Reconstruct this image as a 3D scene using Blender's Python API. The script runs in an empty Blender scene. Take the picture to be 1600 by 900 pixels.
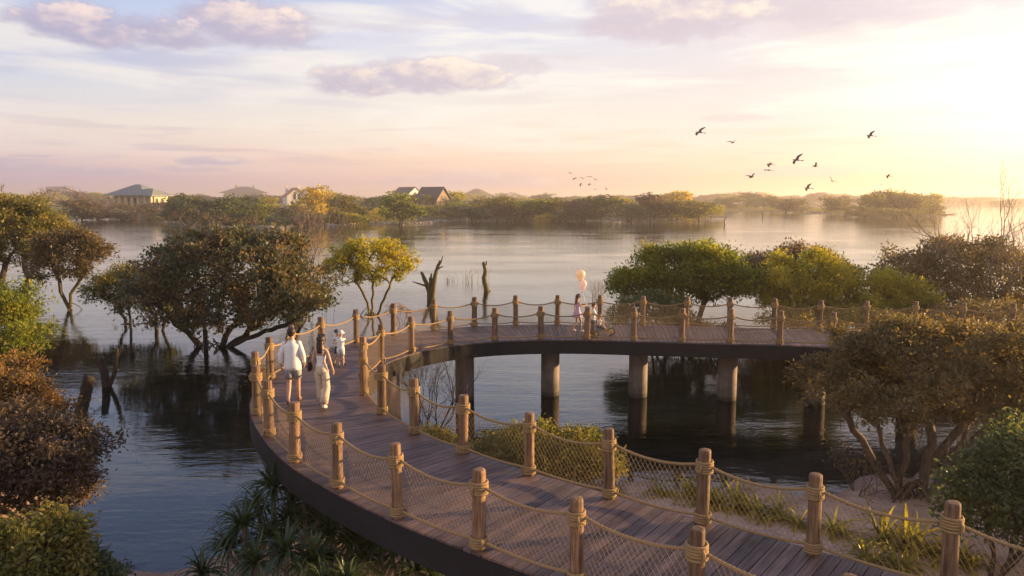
import bpy, math, random
import numpy as np
from mathutils import Vector

# ------------------------------------------------------------------ camera, sky, sun, exposure
SC = bpy.context.scene
FPX, HOR, CAMZ = 1160.0, 312.0, 7.0
PITCH = math.atan((450 - HOR) / FPX)
cam_d = bpy.data.cameras.new("camera")
cam = bpy.data.objects.new("camera", cam_d)
SC.collection.objects.link(cam)
cam.location = (0, 0, CAMZ)
cam.rotation_euler = (math.pi / 2 - PITCH, 0, 0)
cam_d.sensor_width = 36
cam_d.lens = 36 * FPX / 1600
cam_d.clip_start = 0.1
cam_d.clip_end = 20000
SC.camera = cam
SC.view_settings.view_transform = 'Standard'
SC.view_settings.look = 'None'
SC.view_settings.exposure = 1.45
SC.view_settings.gamma = 1.0
SC.view_settings.use_curve_mapping = False
SC.cycles.use_denoising = True
SC.cycles.max_bounces = 7
SC.cycles.diffuse_bounces = 3
SC.cycles.glossy_bounces = 3
SC.cycles.transmission_bounces = 4
SC.cycles.volume_bounces = 0
SC.cycles.transparent_max_bounces = 8
SC.cycles.caustics_reflective = False
SC.cycles.caustics_refractive = False
SC.cycles.sample_clamp_indirect = 4

SUN_AZ, SUN_EL = 76.0, 7.5
SUN_STRENGTH = 5.0
GLOW_AZ = 42.0

def lin(r, g, b):
    f = lambda c: (c / 255 / 12.92) if c / 255 <= 0.04045 else ((c / 255 + 0.055) / 1.055) ** 2.4
    return (f(r), f(g), f(b), 1)

class E:
    """tiny node expression helper"""
    def __init__(s, nt, sock): s.nt, s.s = nt, sock
    def m(s, op, *a, clamp=False):
        n = s.nt.nodes.new('ShaderNodeMath'); n.operation = op; n.use_clamp = clamp
        for i, x in enumerate((s,) + a):
            if isinstance(x, E): s.nt.links.new(x.s, n.inputs[i])
            else: n.inputs[i].default_value = x
        return E(s.nt, n.outputs[0])
    def __add__(s, o): return s.m('ADD', o)
    def __sub__(s, o): return s.m('SUBTRACT', o)
    def __mul__(s, o): return s.m('MULTIPLY', o)
    def __truediv__(s, o): return s.m('DIVIDE', o)
    def smooth(s, a, b, lo=0.0, hi=1.0):
        n = s.nt.nodes.new('ShaderNodeMapRange'); n.interpolation_type = 'SMOOTHSTEP'
        s.nt.links.new(s.s, n.inputs[0])
        for i, x in zip((1, 2, 3, 4), (a, b, lo, hi)): n.inputs[i].default_value = x
        return E(s.nt, n.outputs[0])

def ramp(nt, fac, stops):
    n = nt.nodes.new('ShaderNodeValToRGB')
    el = n.color_ramp.elements
    while len(el) > 1: el.remove(el[-1])
    el[0].position = stops[0][0]; el[0].color = stops[0][1]
    for p, c in stops[1:]:
        e = el.new(p); e.color = c
    if fac is not None: nt.links.new(fac.s, n.inputs[0])
    return E(nt, n.outputs[0])

def mixc(nt, fac, a, b, mode='MIX'):
    n = nt.nodes.new('ShaderNodeMix'); n.data_type = 'RGBA'; n.blend_type = mode
    for i, x in ((0, fac), (6, a), (7, b)):
        if isinstance(x, E): nt.links.new(x.s, n.inputs[i])
        else: n.inputs[i].default_value = x
    return E(nt, n.outputs[2])

def combine(nt, x, y, z):
    n = nt.nodes.new('ShaderNodeCombineXYZ')
    for i, v in enumerate((x, y, z)):
        if isinstance(v, E): nt.links.new(v.s, n.inputs[i])
        else: n.inputs[i].default_value = v
    return E(nt, n.outputs[0])

def noise(nt, vec, scale, detail=4, rough=0.55, dist=0.0):
    n = nt.nodes.new('ShaderNodeTexNoise')
    if vec is not None: nt.links.new(vec.s, n.inputs['Vector'])
    n.inputs['Scale'].default_value = scale; n.inputs['Detail'].default_value = detail
    n.inputs['Roughness'].default_value = rough; n.inputs['Distortion'].default_value = dist
    return E(nt, n.outputs[0])

def build_world():
    w = bpy.data.worlds.new("World"); SC.world = w; w.use_nodes = True
    nt = w.node_tree; nt.nodes.clear()
    tc = nt.nodes.new('ShaderNodeTexCoord')
    sp = nt.nodes.new('ShaderNodeSeparateXYZ'); nt.links.new(tc.outputs['Generated'], sp.inputs[0])
    X, Y, Z = [E(nt, sp.outputs[i]) for i in range(3)]
    az = X.m('ARCTAN2', Y) * (180 / math.pi)
    el = Z.m('ARCSINE') * (180 / math.pi)
    gam = ((az - GLOW_AZ) * (math.pi / 180)).m('COSINE').m('ARCCOSINE') * (180 / math.pi)
    t = (el.m('MAXIMUM', 0.0) / 90.0).m('POWER', 0.5)
    P = [math.sqrt(d / 90) for d in (0, 1.5, 3, 5, 8, 12, 16, 25, 50, 90)]
    R = [(250,208,165),(251,214,174),(247,224,198),(240,228,219),(231,222,219),(226,215,217),(224,212,222),(178,184,216),(104,128,184),(72,98,158)]
    M = [(208,180,186),(226,188,184),(242,210,190),(241,227,212),(234,226,220),(214,214,228),(186,198,228),(146,168,212),(94,122,182),(66,96,158)]
    L = [(168,154,186),(182,162,188),(212,184,190),(228,214,208),(200,204,220),(180,194,224),(150,176,220),(122,150,206),(84,114,180),(60,90,156)]
    rr, rm, rl = [ramp(nt, t, [(p, lin(*c)) for p, c in zip(P, T)]) for T in (R, M, L)]
    c = mixc(nt, gam.smooth(80, 46), rl, rm)
    c = mixc(nt, gam.smooth(46, 13), c, rr)
    # broad thin streaks of high cloud
    nv = noise(nt, combine(nt, az * 0.05, el * 0.32, 0.0), 1.0, 5, 0.6, 0.6)
    streak = nv.smooth(0.44, 0.62) * el.smooth(1.0, 6.0) * el.smooth(24.0, 15.0)
    c = mixc(nt, streak * 0.75, c, mixc(nt, gam.smooth(75, 25), lin(236, 226, 220), lin(253, 247, 236)))
    nv2 = noise(nt, combine(nt, az * 0.07 + 30.0, el * 0.5, 4.0), 1.0, 4, 0.55, 0.4)
    dark = nv2.smooth(0.48, 0.66) * el.smooth(5.0, 9.0) * el.smooth(34.0, 18.0)
    c = mixc(nt, dark * 0.50, c, mixc(nt, gam.smooth(75, 25), lin(170, 172, 205), lin(225, 208, 208)))
    nv3 = noise(nt, combine(nt, az * 0.09 + 11.0, el * 1.3 + 3.0, 9.0), 1.0, 5, 0.6, 0.5)
    low = nv3.smooth(0.50, 0.66) * el.smooth(0.3, 1.5) * el.smooth(7.5, 3.5)
    c = mixc(nt, low * 0.45, c, mixc(nt, gam.smooth(70, 25), lin(178, 162, 190), lin(240, 204, 176)))
    # discrete clouds at fixed directions
    fine = noise(nt, combine(nt, az * 0.22, el * 0.55, 2.0), 1.0, 7, 0.62, 0.25) - 0.5
    puff = noise(nt, combine(nt, az * 0.6, el * 1.1, 7.0), 1.0, 5, 0.6, 0.1) - 0.5
    clouds = [(158,54,108,30,1),(262,60,90,26,.95),(395,50,110,34,1),(560,135,62,24,1),(680,128,110,26,1),(790,112,60,17,.6),
              (1050,34,125,46,1),(1190,10,170,42,.8),(1430,4,260,42,.7),(340,254,52,8,.8),(300,265,58,5,.6),(150,268,90,6,.6),
              (20,262,70,11,.5),(1145,188,46,6,.45),(1190,241,26,3,.4),(1240,270,90,9,.5),(1370,266,70,7,.45),(745,286,120,14,.6),
              (270,3,80,11,.6),(1300,222,60,5,.0),(60,245,30,2,.5)]
    total = None; shade = None
    for (cx, cy, hw, hh, op) in clouds:
        a0 = math.degrees(math.atan((cx - 800) / FPX)); k = math.cos(math.radians(a0))
        e0 = math.degrees(math.atan((HOR - cy) / FPX * k))
        ra = math.degrees(hw / FPX) * k * k * 1.4; re = math.degrees(hh / FPX) * k * 1.35
        dx = (az - a0) / ra; dy = (el - e0) / re
        bot = dy.m('MINIMUM', 0.0) * 0.8
        d2 = dx * dx + dy * dy + bot * bot
        m = ((fine * 2.0 + puff * 1.0) - d2 + 1.0).smooth(0.0, 0.75) * op
        sh = m * (dy * 0.5 + 0.5 + dx * 0.22)
        if total is None: total, shade = m, sh
        else:
            total = total.m('MAXIMUM', m); shade = shade.m('MAXIMUM', sh)
    lit = (shade + puff * 1.3 + fine * 0.8).smooth(0.30, 1.05)
    darkc = mixc(nt, gam.smooth(80, 30), lin(166, 160, 190), lin(206, 192, 202))
    litc = mixc(nt, gam.smooth(80, 30), lin(240, 214, 208), lin(255, 236, 214))
    c = mixc(nt, total * 0.92, c, mixc(nt, lit, darkc, litc))
    # bright glow round the low sun
    dz = el - 3.5
    g = (gam * gam * 0.0075 + dz * dz * 0.013) * -1.0
    g = g.m('EXPONENT') * 1.0
    c = mixc(nt, g, c, (0.66, 0.56, 0.42, 1), 'ADD')
    # added fill light: brighter pinkish cream sky behind the camera for surfaces facing it
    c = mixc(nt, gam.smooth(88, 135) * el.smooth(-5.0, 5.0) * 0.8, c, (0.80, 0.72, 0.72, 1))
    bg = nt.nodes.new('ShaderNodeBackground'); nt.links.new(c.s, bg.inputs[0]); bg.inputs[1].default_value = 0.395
    sky = nt.nodes.new('ShaderNodeTexSky'); sky.sky_type = 'NISHITA'; sky.sun_disc = False
    sky.sun_elevation = math.radians(SUN_EL); sky.sun_rotation = math.radians(SUN_AZ)
    bg2 = nt.nodes.new('ShaderNodeBackground'); nt.links.new(sky.outputs[0], bg2.inputs[0]); bg2.inputs[1].default_value = 0.008
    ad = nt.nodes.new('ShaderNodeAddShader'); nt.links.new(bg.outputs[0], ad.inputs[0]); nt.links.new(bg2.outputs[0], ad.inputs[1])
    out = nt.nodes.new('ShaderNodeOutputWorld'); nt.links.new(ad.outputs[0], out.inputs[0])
build_world()
sd = bpy.data.lights.new("sun", 'SUN'); sd.energy = SUN_STRENGTH; sd.angle = math.radians(0.6); sd.color = (1.0, 0.66, 0.31)
sun = bpy.data.objects.new("sun", sd); SC.collection.objects.link(sun)
_v = Vector((math.sin(math.radians(SUN_AZ)) * math.cos(math.radians(SUN_EL)), math.cos(math.radians(SUN_AZ)) * math.cos(math.radians(SUN_EL)), math.sin(math.radians(SUN_EL))))
sun.rotation_euler = _v.to_track_quat('Z', 'Y').to_euler()

# ------------------------------------------------------------------ helpers
COL = SC.collection
cp, spn = math.cos(PITCH), math.sin(PITCH)
def at(px, py, z=0.0):
    d = np.array([px - 800, FPX * cp + (450 - py) * spn, -FPX * spn + (450 - py) * cp])
    return np.array([0, 0, CAMZ]) + d * ((z - CAMZ) / d[2])
def atY(px, py, Y):
    d = np.array([px - 800, FPX * cp + (450 - py) * spn, -FPX * spn + (450 - py) * cp])
    return np.array([0, 0, CAMZ]) + d * (Y / d[1])
def tag(o, label=None, cat=None, group=None, kind=None):
    if label: o['label'] = label
    if cat: o['category'] = cat
    if group: o['group'] = group
    if kind: o['kind'] = kind
    return o
def empty(name, loc=(0, 0, 0), rz=0.0, label=None, cat=None, group=None):
    o = bpy.data.objects.new(name, None); COL.objects.link(o)
    o.location = tuple(float(a) for a in loc); o.rotation_euler = (0, 0, rz)
    o.empty_display_size = 0.2
    return tag(o, label, cat, group)
def link(name, me, mat=None, parent=None, loc=None):
    o = bpy.data.objects.new(name, me); COL.objects.link(o)
    if mat is not None: me.materials.clear(); me.materials.append(mat)
    if parent is not None: o.parent = parent
    if loc is not None: o.location = tuple(float(a) for a in loc)
    return o

class MB:
    def __init__(s): s.v = []; s.f = []; s.n = 0; s.uv = []
    def add(s, v, f, uv=None):
        v = np.asarray(v, float).reshape(-1, 3)
        if isinstance(f, np.ndarray): s.f.append(f + s.n)
        else:
            by = {}
            for q in f: by.setdefault(len(q), []).append(q)
            for q in by.values(): s.f.append(np.asarray(q, int) + s.n)
        s.v.append(v); s.n += len(v)
        if uv is not None: s.uv.append(np.asarray(uv, float))
        return s
    def box(s, c, d, rz=0.0):
        x, y, z = [a / 2 for a in d]
        v = np.array([(i * x, j * y, k * z) for k in (-1, 1) for i, j in ((-1, -1), (1, -1), (1, 1), (-1, 1))], float)
        if rz:
            cc, ss = math.cos(rz), math.sin(rz)
            v[:, :2] = v[:, :2] @ np.array([[cc, ss], [-ss, cc]])
        return s.add(v + np.asarray(c, float), [(0, 3, 2, 1), (4, 5, 6, 7), (0, 1, 5, 4), (1, 2, 6, 5), (2, 3, 7, 6), (3, 0, 4, 7)])
    def tube(s, pts, r, n=6, close=False, twist=None, lobes=0.0, cap=True):
        p = np.asarray(pts, float); m = len(p)
        r = np.broadcast_to(np.asarray(r, float), (m,))
        if close: t = np.roll(p, -1, 0) - np.roll(p, 1, 0)
        else: t = np.gradient(p, axis=0)
        t = t / (np.linalg.norm(t, axis=1, keepdims=True) + 1e-12)
        if close:
            ref = np.cross(p[0] - p.mean(0), p[m // 4] - p.mean(0))
        else:
            a = np.abs(t).mean(0); ref = np.zeros(3); ref[int(np.argmin(a))] = 1
        nn = np.cross(t, ref); nn /= np.linalg.norm(nn, axis=1, keepdims=True) + 1e-12
        b = np.cross(t, nn)
        th = np.arange(n) * 2 * math.pi / n
        rad = np.ones((m, n))
        if lobes:
            L = np.concatenate([[0], np.cumsum(np.linalg.norm(np.diff(p, axis=0), axis=1))])
            rad = 1 + lobes * np.cos(3 * (th[None, :] + twist * L[:, None]))
        v = p[:, None] + (rad * r[:, None])[:, :, None] * (np.cos(th)[None, :, None] * nn[:, None] + np.sin(th)[None, :, None] * b[:, None])
        i = np.arange(m if close else m - 1)[:, None]; j = np.arange(n)[None, :]
        i2 = (i + 1) % m; j2 = (j + 1) % n
        f = np.stack([i * n + j, i * n + j2, i2 * n + j2, i2 * n + j], -1).reshape(-1, 4)
        base = s.n
        s.add(v.reshape(-1, 3), f)
        if cap and not close:
            s.f.append(np.array([list(range(n))[::-1]]) + base)
            s.f.append(np.array([list(range(n))]) + base + (m - 1) * n)
        return s
    def loft(s, rings, n=20, cap=True):
        """rings: (cx,cy,cz,rx,ry[,wave,k])"""
        th = np.arange(n) * 2 * math.pi / n
        V = []
        for q in rings:
            cx, cy, cz, rx, ry = q[:5]
            w = 1 + (q[5] * np.cos(q[6] * th) if len(q) > 5 else 0)
            V.append(np.stack([cx + rx * w * np.cos(th), cy + ry * w * np.sin(th), np.full(n, cz)], 1))
        m = len(rings); i = np.arange(m - 1)[:, None]; j = np.arange(n)[None, :]; j2 = (j + 1) % n
        f = np.stack([i * n + j, i * n + j2, (i + 1) * n + j2, (i + 1) * n + j], -1).reshape(-1, 4)
        base = s.n; s.add(np.concatenate(V), f)
        if cap:
            s.f.append(np.array([list(range(n))[::-1]]) + base); s.f.append(np.array([list(range(n))]) + base + (m - 1) * n)
        return s
    def ball(s, c, r, n=12, m=8):
        r = np.broadcast_to(np.asarray(r, float), (3,))
        th = np.arange(n) * 2 * math.pi / n
        V = [np.array([[0, 0, -1.0]])]
        for k in range(1, m):
            a = -math.pi / 2 + math.pi * k / m
            V.append(np.stack([np.cos(th) * math.cos(a), np.sin(th) * math.cos(a), np.full(n, math.sin(a))], 1))
        V.append(np.array([[0, 0, 1.0]])); V = np.concatenate(V) * r + np.asarray(c, float)
        f = []
        for j in range(n):
            f.append((0, 1 + (j + 1) % n, 1 + j)); f.append((len(V) - 1, 1 + (m - 2) * n + j, 1 + (m - 2) * n + (j + 1) % n))
            for k in range(m - 2): f.append((1 + k * n + j, 1 + k * n + (j + 1) % n, 1 + (k + 1) * n + (j + 1) % n, 1 + (k + 1) * n + j))
        return s.add(V, f)
    def mesh(s, name, smooth=True):
        me = bpy.data.meshes.new(name)
        V = np.concatenate(s.v).astype(np.float32)
        me.vertices.add(len(V)); me.vertices.foreach_set('co', V.ravel())
        tot = sum(a.size for a in s.f); npoly = sum(len(a) for a in s.f)
        lv = np.concatenate([a.ravel() for a in s.f]).astype(np.int32)
        ls = []; o = 0
        for a in s.f:
            ls.append(o + np.arange(len(a)) * a.shape[1]); o += a.size
        me.loops.add(tot); me.loops.foreach_set('vertex_index', lv)
        me.polygons.add(npoly); me.polygons.foreach_set('loop_start', np.concatenate(ls).astype(np.int32))
        me.polygons.foreach_set('use_smooth', np.full(npoly, smooth))
        if s.uv:
            UV = np.concatenate(s.uv)
            l = me.uv_layers.new(name='UVMap'); l.data.foreach_set('uv', UV[lv].astype(np.float32).ravel())
        me.update(calc_edges=True); me.validate()
        return me
    def build(s, name, mat, parent=None, smooth=True, loc=None):
        return link(name, s.mesh(name, smooth), mat, parent, loc)

# ------------------------------------------------------------------ materials
def newmat(name):
    m = bpy.data.materials.new(name); m.use_nodes = True
    nt = m.node_tree; nt.nodes.clear()
    out = nt.nodes.new('ShaderNodeOutputMaterial')
    return m, nt, out
def prin(nt, col, rough=0.6, spec=0.4, metal=0.0):
    b = nt.nodes.new('ShaderNodeBsdfPrincipled')
    if isinstance(col, E): nt.links.new(col.s, b.inputs['Base Color'])
    else: b.inputs['Base Color'].default_value = col
    if isinstance(rough, E): nt.links.new(rough.s, b.inputs['Roughness'])
    else: b.inputs['Roughness'].default_value = rough
    b.inputs['Specular IOR Level'].default_value = spec; b.inputs['Metallic'].default_value = metal
    return b
def coord(nt, kind='Object', scale=(1, 1, 1)):
    tc = nt.nodes.new('ShaderNodeTexCoord'); mp = nt.nodes.new('ShaderNodeMapping')
    nt.links.new(tc.outputs[kind], mp.inputs[0]); mp.inputs['Scale'].default_value = scale
    return E(nt, mp.outputs[0])
def wpos(nt, scale=(1, 1, 1)):
    g = nt.nodes.new('ShaderNodeNewGeometry'); mp = nt.nodes.new('ShaderNodeMapping')
    nt.links.new(g.outputs['Position'], mp.inputs[0]); mp.inputs['Scale'].default_value = scale
    return E(nt, mp.outputs[0])
def bump(nt, h, strength, dist, b):
    n = nt.nodes.new('ShaderNodeBump'); n.inputs['Strength'].default_value = strength; n.inputs['Distance'].default_value = dist
    nt.links.new(h.s, n.inputs['Height']); nt.links.new(n.outputs[0], b.inputs['Normal'])
def simple(name, c, rough=0.6, var=0.18, scale=8, spec=0.3, metal=0, sc=(1, 1, 1), bmp=0.0):
    m, nt, out = newmat(name)
    c = tuple(c[:3]); nz = noise(nt, coord(nt, 'Object', sc), scale, 5, 0.6)
    col = ramp(nt, nz, [(0.3, tuple(a * (1 - var) for a in c) + (1,)), (0.7, tuple(min(1, a * (1 + var)) for a in c) + (1,))])
    b = prin(nt, col, rough, spec, metal)
    if bmp: bump(nt, nz, bmp, 0.01, b)
    nt.links.new(b.outputs[0], out.inputs[0]); return m
def island(nt):
    g = nt.nodes.new('ShaderNodeNewGeometry'); return E(nt, g.outputs['Random Per Island'])
def leafmat(name, cols, trans=0.35, rough=0.5, nscale=0.7):
    m, nt, out = newmat(name)
    k = len(cols)
    big = noise(nt, coord(nt, 'Object'), nscale, 2, 0.5)
    f = (island(nt) * 0.62 + (big - 0.5) * 1.5 + 0.19).m('MINIMUM', 1.0).m('MAXIMUM', 0.0)
    col = ramp(nt, f, [(i / max(1, k - 1), tuple(c) + (1,)) for i, c in enumerate(cols)])
    col = mixc(nt, 1.0, col, (1.9, 1.68, 1.35, 1), 'MULTIPLY'); b = prin(nt, col, rough, 0.38)
    tr = nt.nodes.new('ShaderNodeBsdfTranslucent')
    tcl = mixc(nt, 1.0, col, (1.5, 1.55, 0.8, 1), 'MULTIPLY')
    nt.links.new(tcl.s, tr.inputs[0])
    mx = nt.nodes.new('ShaderNodeMixShader'); mx.inputs[0].default_value = min(.5, trans + .10)
    nt.links.new(b.outputs[0], mx.inputs[1]); nt.links.new(tr.outputs[0], mx.inputs[2]); nt.links.new(mx.outputs[0], out.inputs[0])
    return m
LM = {
 'darkgreen': leafmat('leaf_dark_green', [(.028,.048,.030),(.045,.070,.036),(.075,.090,.040),(.13,.09,.04)], .28),
 'bluegreen': leafmat('leaf_blue_green', [(.026,.038,.030),(.042,.056,.038),(.085,.072,.036),(.17,.095,.040)], .22),
 'green': leafmat('leaf_green', [(.050,.070,.014),(.085,.108,.020),(.13,.15,.026),(.21,.18,.032)], .38),
 'lime': leafmat('leaf_lime', [(.10,.115,.018),(.16,.165,.024),(.23,.21,.03),(.32,.24,.036)], .42),
 'yellow': leafmat('leaf_yellow', [(.15,.16,.02),(.24,.22,.03),(.34,.26,.035),(.42,.28,.04)], .42),
 'olive': leafmat('leaf_olive', [(.055,.070,.025),(.09,.095,.030),(.14,.125,.035),(.19,.14,.045)], .32),
 'brown': leafmat('leaf_brown', [(.046,.042,.028),(.074,.062,.037),(.104,.082,.042),(.15,.10,.048)], .30),
 'rust': leafmat('leaf_rust', [(.060,.045,.026),(.10,.068,.030),(.16,.095,.034),(.24,.14,.042)], .34),
 'plum': leafmat('leaf_plum', [(.040,.034,.032),(.065,.050,.044),(.090,.066,.050),(.13,.085,.050)], .26),
 'pandan': leafmat('leaf_pandan', [(.016,.030,.018),(.026,.046,.024),(.042,.062,.030),(.075,.082,.036)], .2, .35),
 'grass': leafmat('leaf_strap_grass', [(.06,.075,.022),(.11,.115,.026),(.19,.165,.035),(.30,.21,.06)], .36, .4),
}
def barkmat(name, a, b2):
    m, nt, out = newmat(name)
    nz = noise(nt, coord(nt, 'Object', (3, 3, .8)), 6, 6, 0.65)
    col = ramp(nt, nz, [(0.3, a + (1,)), (0.7, b2 + (1,))])
    b = prin(nt, col, 0.85, 0.15); bump(nt, nz, 0.7, 0.03, b)
    nt.links.new(b.outputs[0], out.inputs[0]); return m
BARK = barkmat('bark_brown', (.065,.045,.032), (.20,.145,.10))
BARKD = barkmat('bark_dark', (.028,.020,.016), (.085,.062,.046))
BARKP = barkmat('bark_pale', (.14,.10,.075), (.33,.25,.18))
BARKO = barkmat('bark_mossy', (.06,.05,.02), (.19,.14,.05))

# deck plank wood
def plankmat():
    m, nt, out = newmat('deck_wood')
    uv = coord(nt, 'UV', (1.3, 26, 1))
    grain = noise(nt, uv, 1.0, 6, 0.62, 0.4)
    fine = noise(nt, coord(nt, 'UV', (3, 120, 1)), 1.0, 4, 0.6)
    isl = island(nt)
    base = ramp(nt, isl, [(0, (.085,.053,.046,1)), (0.25, (.140,.088,.072,1)), (0.5, (.20,.125,.098,1)), (0.75, (.115,.076,.068,1)), (1, (.165,.113,.096,1))])
    g = ramp(nt, grain, [(0.28, (.35,.33,.34,1)), (0.5, (.95,.95,.95,1)), (0.72, (1.35,1.3,1.25,1))])
    c = mixc(nt, 1.0, base, g, 'MULTIPLY')
    blot = noise(nt, wpos(nt), 1.6, 4, 0.6)
    c = mixc(nt, 1.0, c, ramp(nt, blot, [(0.3, (.72,.72,.74,1)), (0.7, (1.12,1.1,1.08,1))]), 'MULTIPLY')
    b = prin(nt, c, ramp(nt, grain, [(0.3, (.7,.7,.7,1)), (0.7, (.46,.46,.46,1))]), 0.42)
    bump(nt, grain * 0.6 + fine * 0.4, 0.5, 0.004, b)
    nt.links.new(b.outputs[0], out.inputs[0]); return m
def postmat():
    m, nt, out = newmat('post_wood')
    v = coord(nt, 'Object', (14, 14, 1.1)); grain = noise(nt, v, 1.6, 7, 0.66, 0.5)
    crack = noise(nt, coord(nt, 'Object', (30, 30, .9)), 1.0, 4, 0.6, 0.3)
    big = noise(nt, coord(nt, 'Object', (2, 2, 2)), 2.0, 3, 0.5)
    c = ramp(nt, grain, [(0.30, (.065,.040,.026,1)), (0.48, (.20,.125,.075,1)), (0.62, (.31,.205,.125,1)), (0.8, (.40,.285,.19,1))])
    c = mixc(nt, 1.0, c, ramp(nt, crack, [(0.33, (.30,.27,.25,1)), (0.44, (1, 1, 1, 1))]), 'MULTIPLY')
    c = mixc(nt, 1.0, c, ramp(nt, big, [(0.3, (.75,.72,.72,1)), (0.7, (1.12,1.1,1.05,1))]), 'MULTIPLY')
    oi = nt.nodes.new('ShaderNodeObjectInfo')
    c = mixc(nt, 1.0, c, ramp(nt, E(nt, oi.outputs['Random']), [(0, (.62,.60,.60,1)), (.5, (.95,.90,.86,1)), (1, (1.2,1.12,1.02,1))]), 'MULTIPLY')
    b = prin(nt, c, 0.72, 0.25); bump(nt, grain * 0.5 + crack * 0.6, 0.9, 0.012, b)
    nt.links.new(b.outputs[0], out.inputs[0]); return m
PLANK, POST = plankmat(), postmat()
ROPE = simple('hemp_rope', (.30,.195,.095), 0.85, 0.25, 60, 0.15)
NETM = simple('net_cord', (.26,.18,.10), 0.85, 0.15, 20, 0.15)
STEEL = simple('dark_painted_steel', (.016,.014,.016), 0.6, 0.22, 3, 0.25)
def concretemat():
    m, nt, out = newmat('concrete')
    a = noise(nt, wpos(nt, (1, 1, 1)), 3.0, 7, 0.65); st = noise(nt, wpos(nt, (6, 6, .5)), 1.0, 5, 0.6)
    c = ramp(nt, a * 0.55 + st * 0.45, [(0.3, (.15,.115,.10,1)), (0.5, (.25,.195,.17,1)), (0.7, (.33,.26,.225,1))])
    g = nt.nodes.new('ShaderNodeNewGeometry'); sp = nt.nodes.new('ShaderNodeSeparateXYZ'); nt.links.new(g.outputs['Position'], sp.inputs[0])
    wet = (E(nt, sp.outputs[2]) + (a - 0.5) * 0.15).smooth(0.17, 0.10)
    c = mixc(nt, wet * 0.75, c, (.045,.036,.030,1))
    alg = (E(nt, sp.outputs[2]) + (a - 0.5) * 0.7 + (st - 0.5) * .8).smooth(0.75, 0.15)
    c = mixc(nt, alg * 0.55, c, (.075,.062,.038,1))
    drip = st.smooth(0.55, 0.68) * (E(nt, sp.outputs[2])).smooth(0.6, 1.9)
    c = mixc(nt, drip * 0.5, c, (.07,.055,.05,1))
    b = prin(nt, c, 0.8, 0.25); bump(nt, a, 0.35, 0.02, b)
    nt.links.new(b.outputs[0], out.inputs[0]); return m
CONC = concretemat()

# ------------------------------------------------------------------ terrain + water
def sdist(P, poly):
    """signed distance to a polygon, positive inside"""
    P = P.reshape(-1, 2); poly = np.asarray(poly, float); n = len(poly)
    d = np.full(len(P), 1e18); ins = np.zeros(len(P), bool)
    for i in range(n):
        a, b = poly[i], poly[(i + 1) % n]; e = b - a
        w = P - a; t = np.clip((w @ e) / (e @ e + 1e-12), 0, 1)
        q = w - t[:, None] * e; d = np.minimum(d, (q ** 2).sum(1))
        c1 = (a[1] > P[:, 1]) != (b[1] > P[:, 1])
        xi = (b[0] - a[0]) * (P[:, 1] - a[1]) / (b[1] - a[1] + 1e-12) + a[0]
        ins ^= c1 & (P[:, 0] < xi)
    d = np.sqrt(d); return np.where(ins, d, -d)
NEAR = [at(*q)[:2] for q in [(120,985),(210,915),(300,885),(400,862),(500,828),(600,800),(700,760),(790,742),(880,745),(960,758),(1040,770),(1120,770),(1200,764),(1290,764),(1350,748),(1420,738),(1520,728),(1640,720)]]
NEAR += [np.array([30, 18.0]), np.array([40, -12.0]), np.array([-7.6, -12.0]), np.array([-7.4, 8.0])]
LEFTB = [(-34, 27), (-17.6, 26), (-14.2, 20.5), (-11.0, 16.4), (-8.6, 13.2), (-7.4, 10.0), (-7.5, 4), (-34, 4)]
FARP = [
 [(-900,343),(0,346),(100,343),(190,341),(255,335),(330,329),(420,326),(560,324),(560,316.5),(-900,316.5)],
 [(262,350),(330,356),(440,357),(448,351),(520,353),(570,349),(600,350),(625,352),(660,349),(700,345),(760,342),(840,345),(960,344),(1000,347),(1110,345),(1127,338),(1040,332.5),(900,330),(700,327),(450,325.5),(300,331)],
 [(1128,329),(1190,329),(1188,325),(1130,325)],
 [(1188,331),(1262,331.5),(1262,327),(1190,327)],
 [(1265,333.5),(1332,334),(1330,328),(1266,328)],
 [(1322,338),(1400,340),(1478,337),(1476,331),(1330,331)],
 [(-900,321.5),(200,320.5),(700,322.5),(1000,323),(1250,323),(1420,321.5),(1560,319),(2300,318),(2300,313.8),(-900,313.8)],
]
FARW = [[at(*q)[:2] for q in P] for P in FARP]
def height(XY):
    XY = np.asarray(XY, float).reshape(-1, 2); x, y = XY[:, 0], XY[:, 1]
    wob = lambda k, s: np.sin(x * k + s) * np.cos(y * k * 1.3 + 2 * s) + 0.5 * np.sin(x * k * 2.7 - y * k * 2.1 + s)
    h = np.full(len(x), -1.5)
    dn = sdist(XY, NEAR) + 0.35 * wob(0.9, 1.3) + 0.12 * wob(3.1, .4)
    h = np.maximum(h, np.clip(np.where(dn > 0, dn * .10, np.where(dn > -1.8, dn * .045, -.081 + (dn + 1.8) * .22)), -1.5, 0.30) + 0.022 * wob(2.0, 2.2))
    dl = sdist(XY, LEFTB) + 0.5 * wob(0.8, 4.0)
    h = np.maximum(h, np.clip(dl * 0.2, -1.5, 0.45))
    for P in FARW:
        sc = 4 + 0.02 * abs(P[0][1])
        df = sdist(XY, P) + sc * 0.45 * wob(0.11, 2.0) + sc * 0.2 * wob(.31, 5)
        h = np.maximum(h, np.clip(df * 0.06, -1.5, 1.3) + 0.15 * np.clip(df * .1, 0, 1) * wob(.2, 1))
    return h
def hz(x, y): return float(height([[x, y]])[0])
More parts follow.
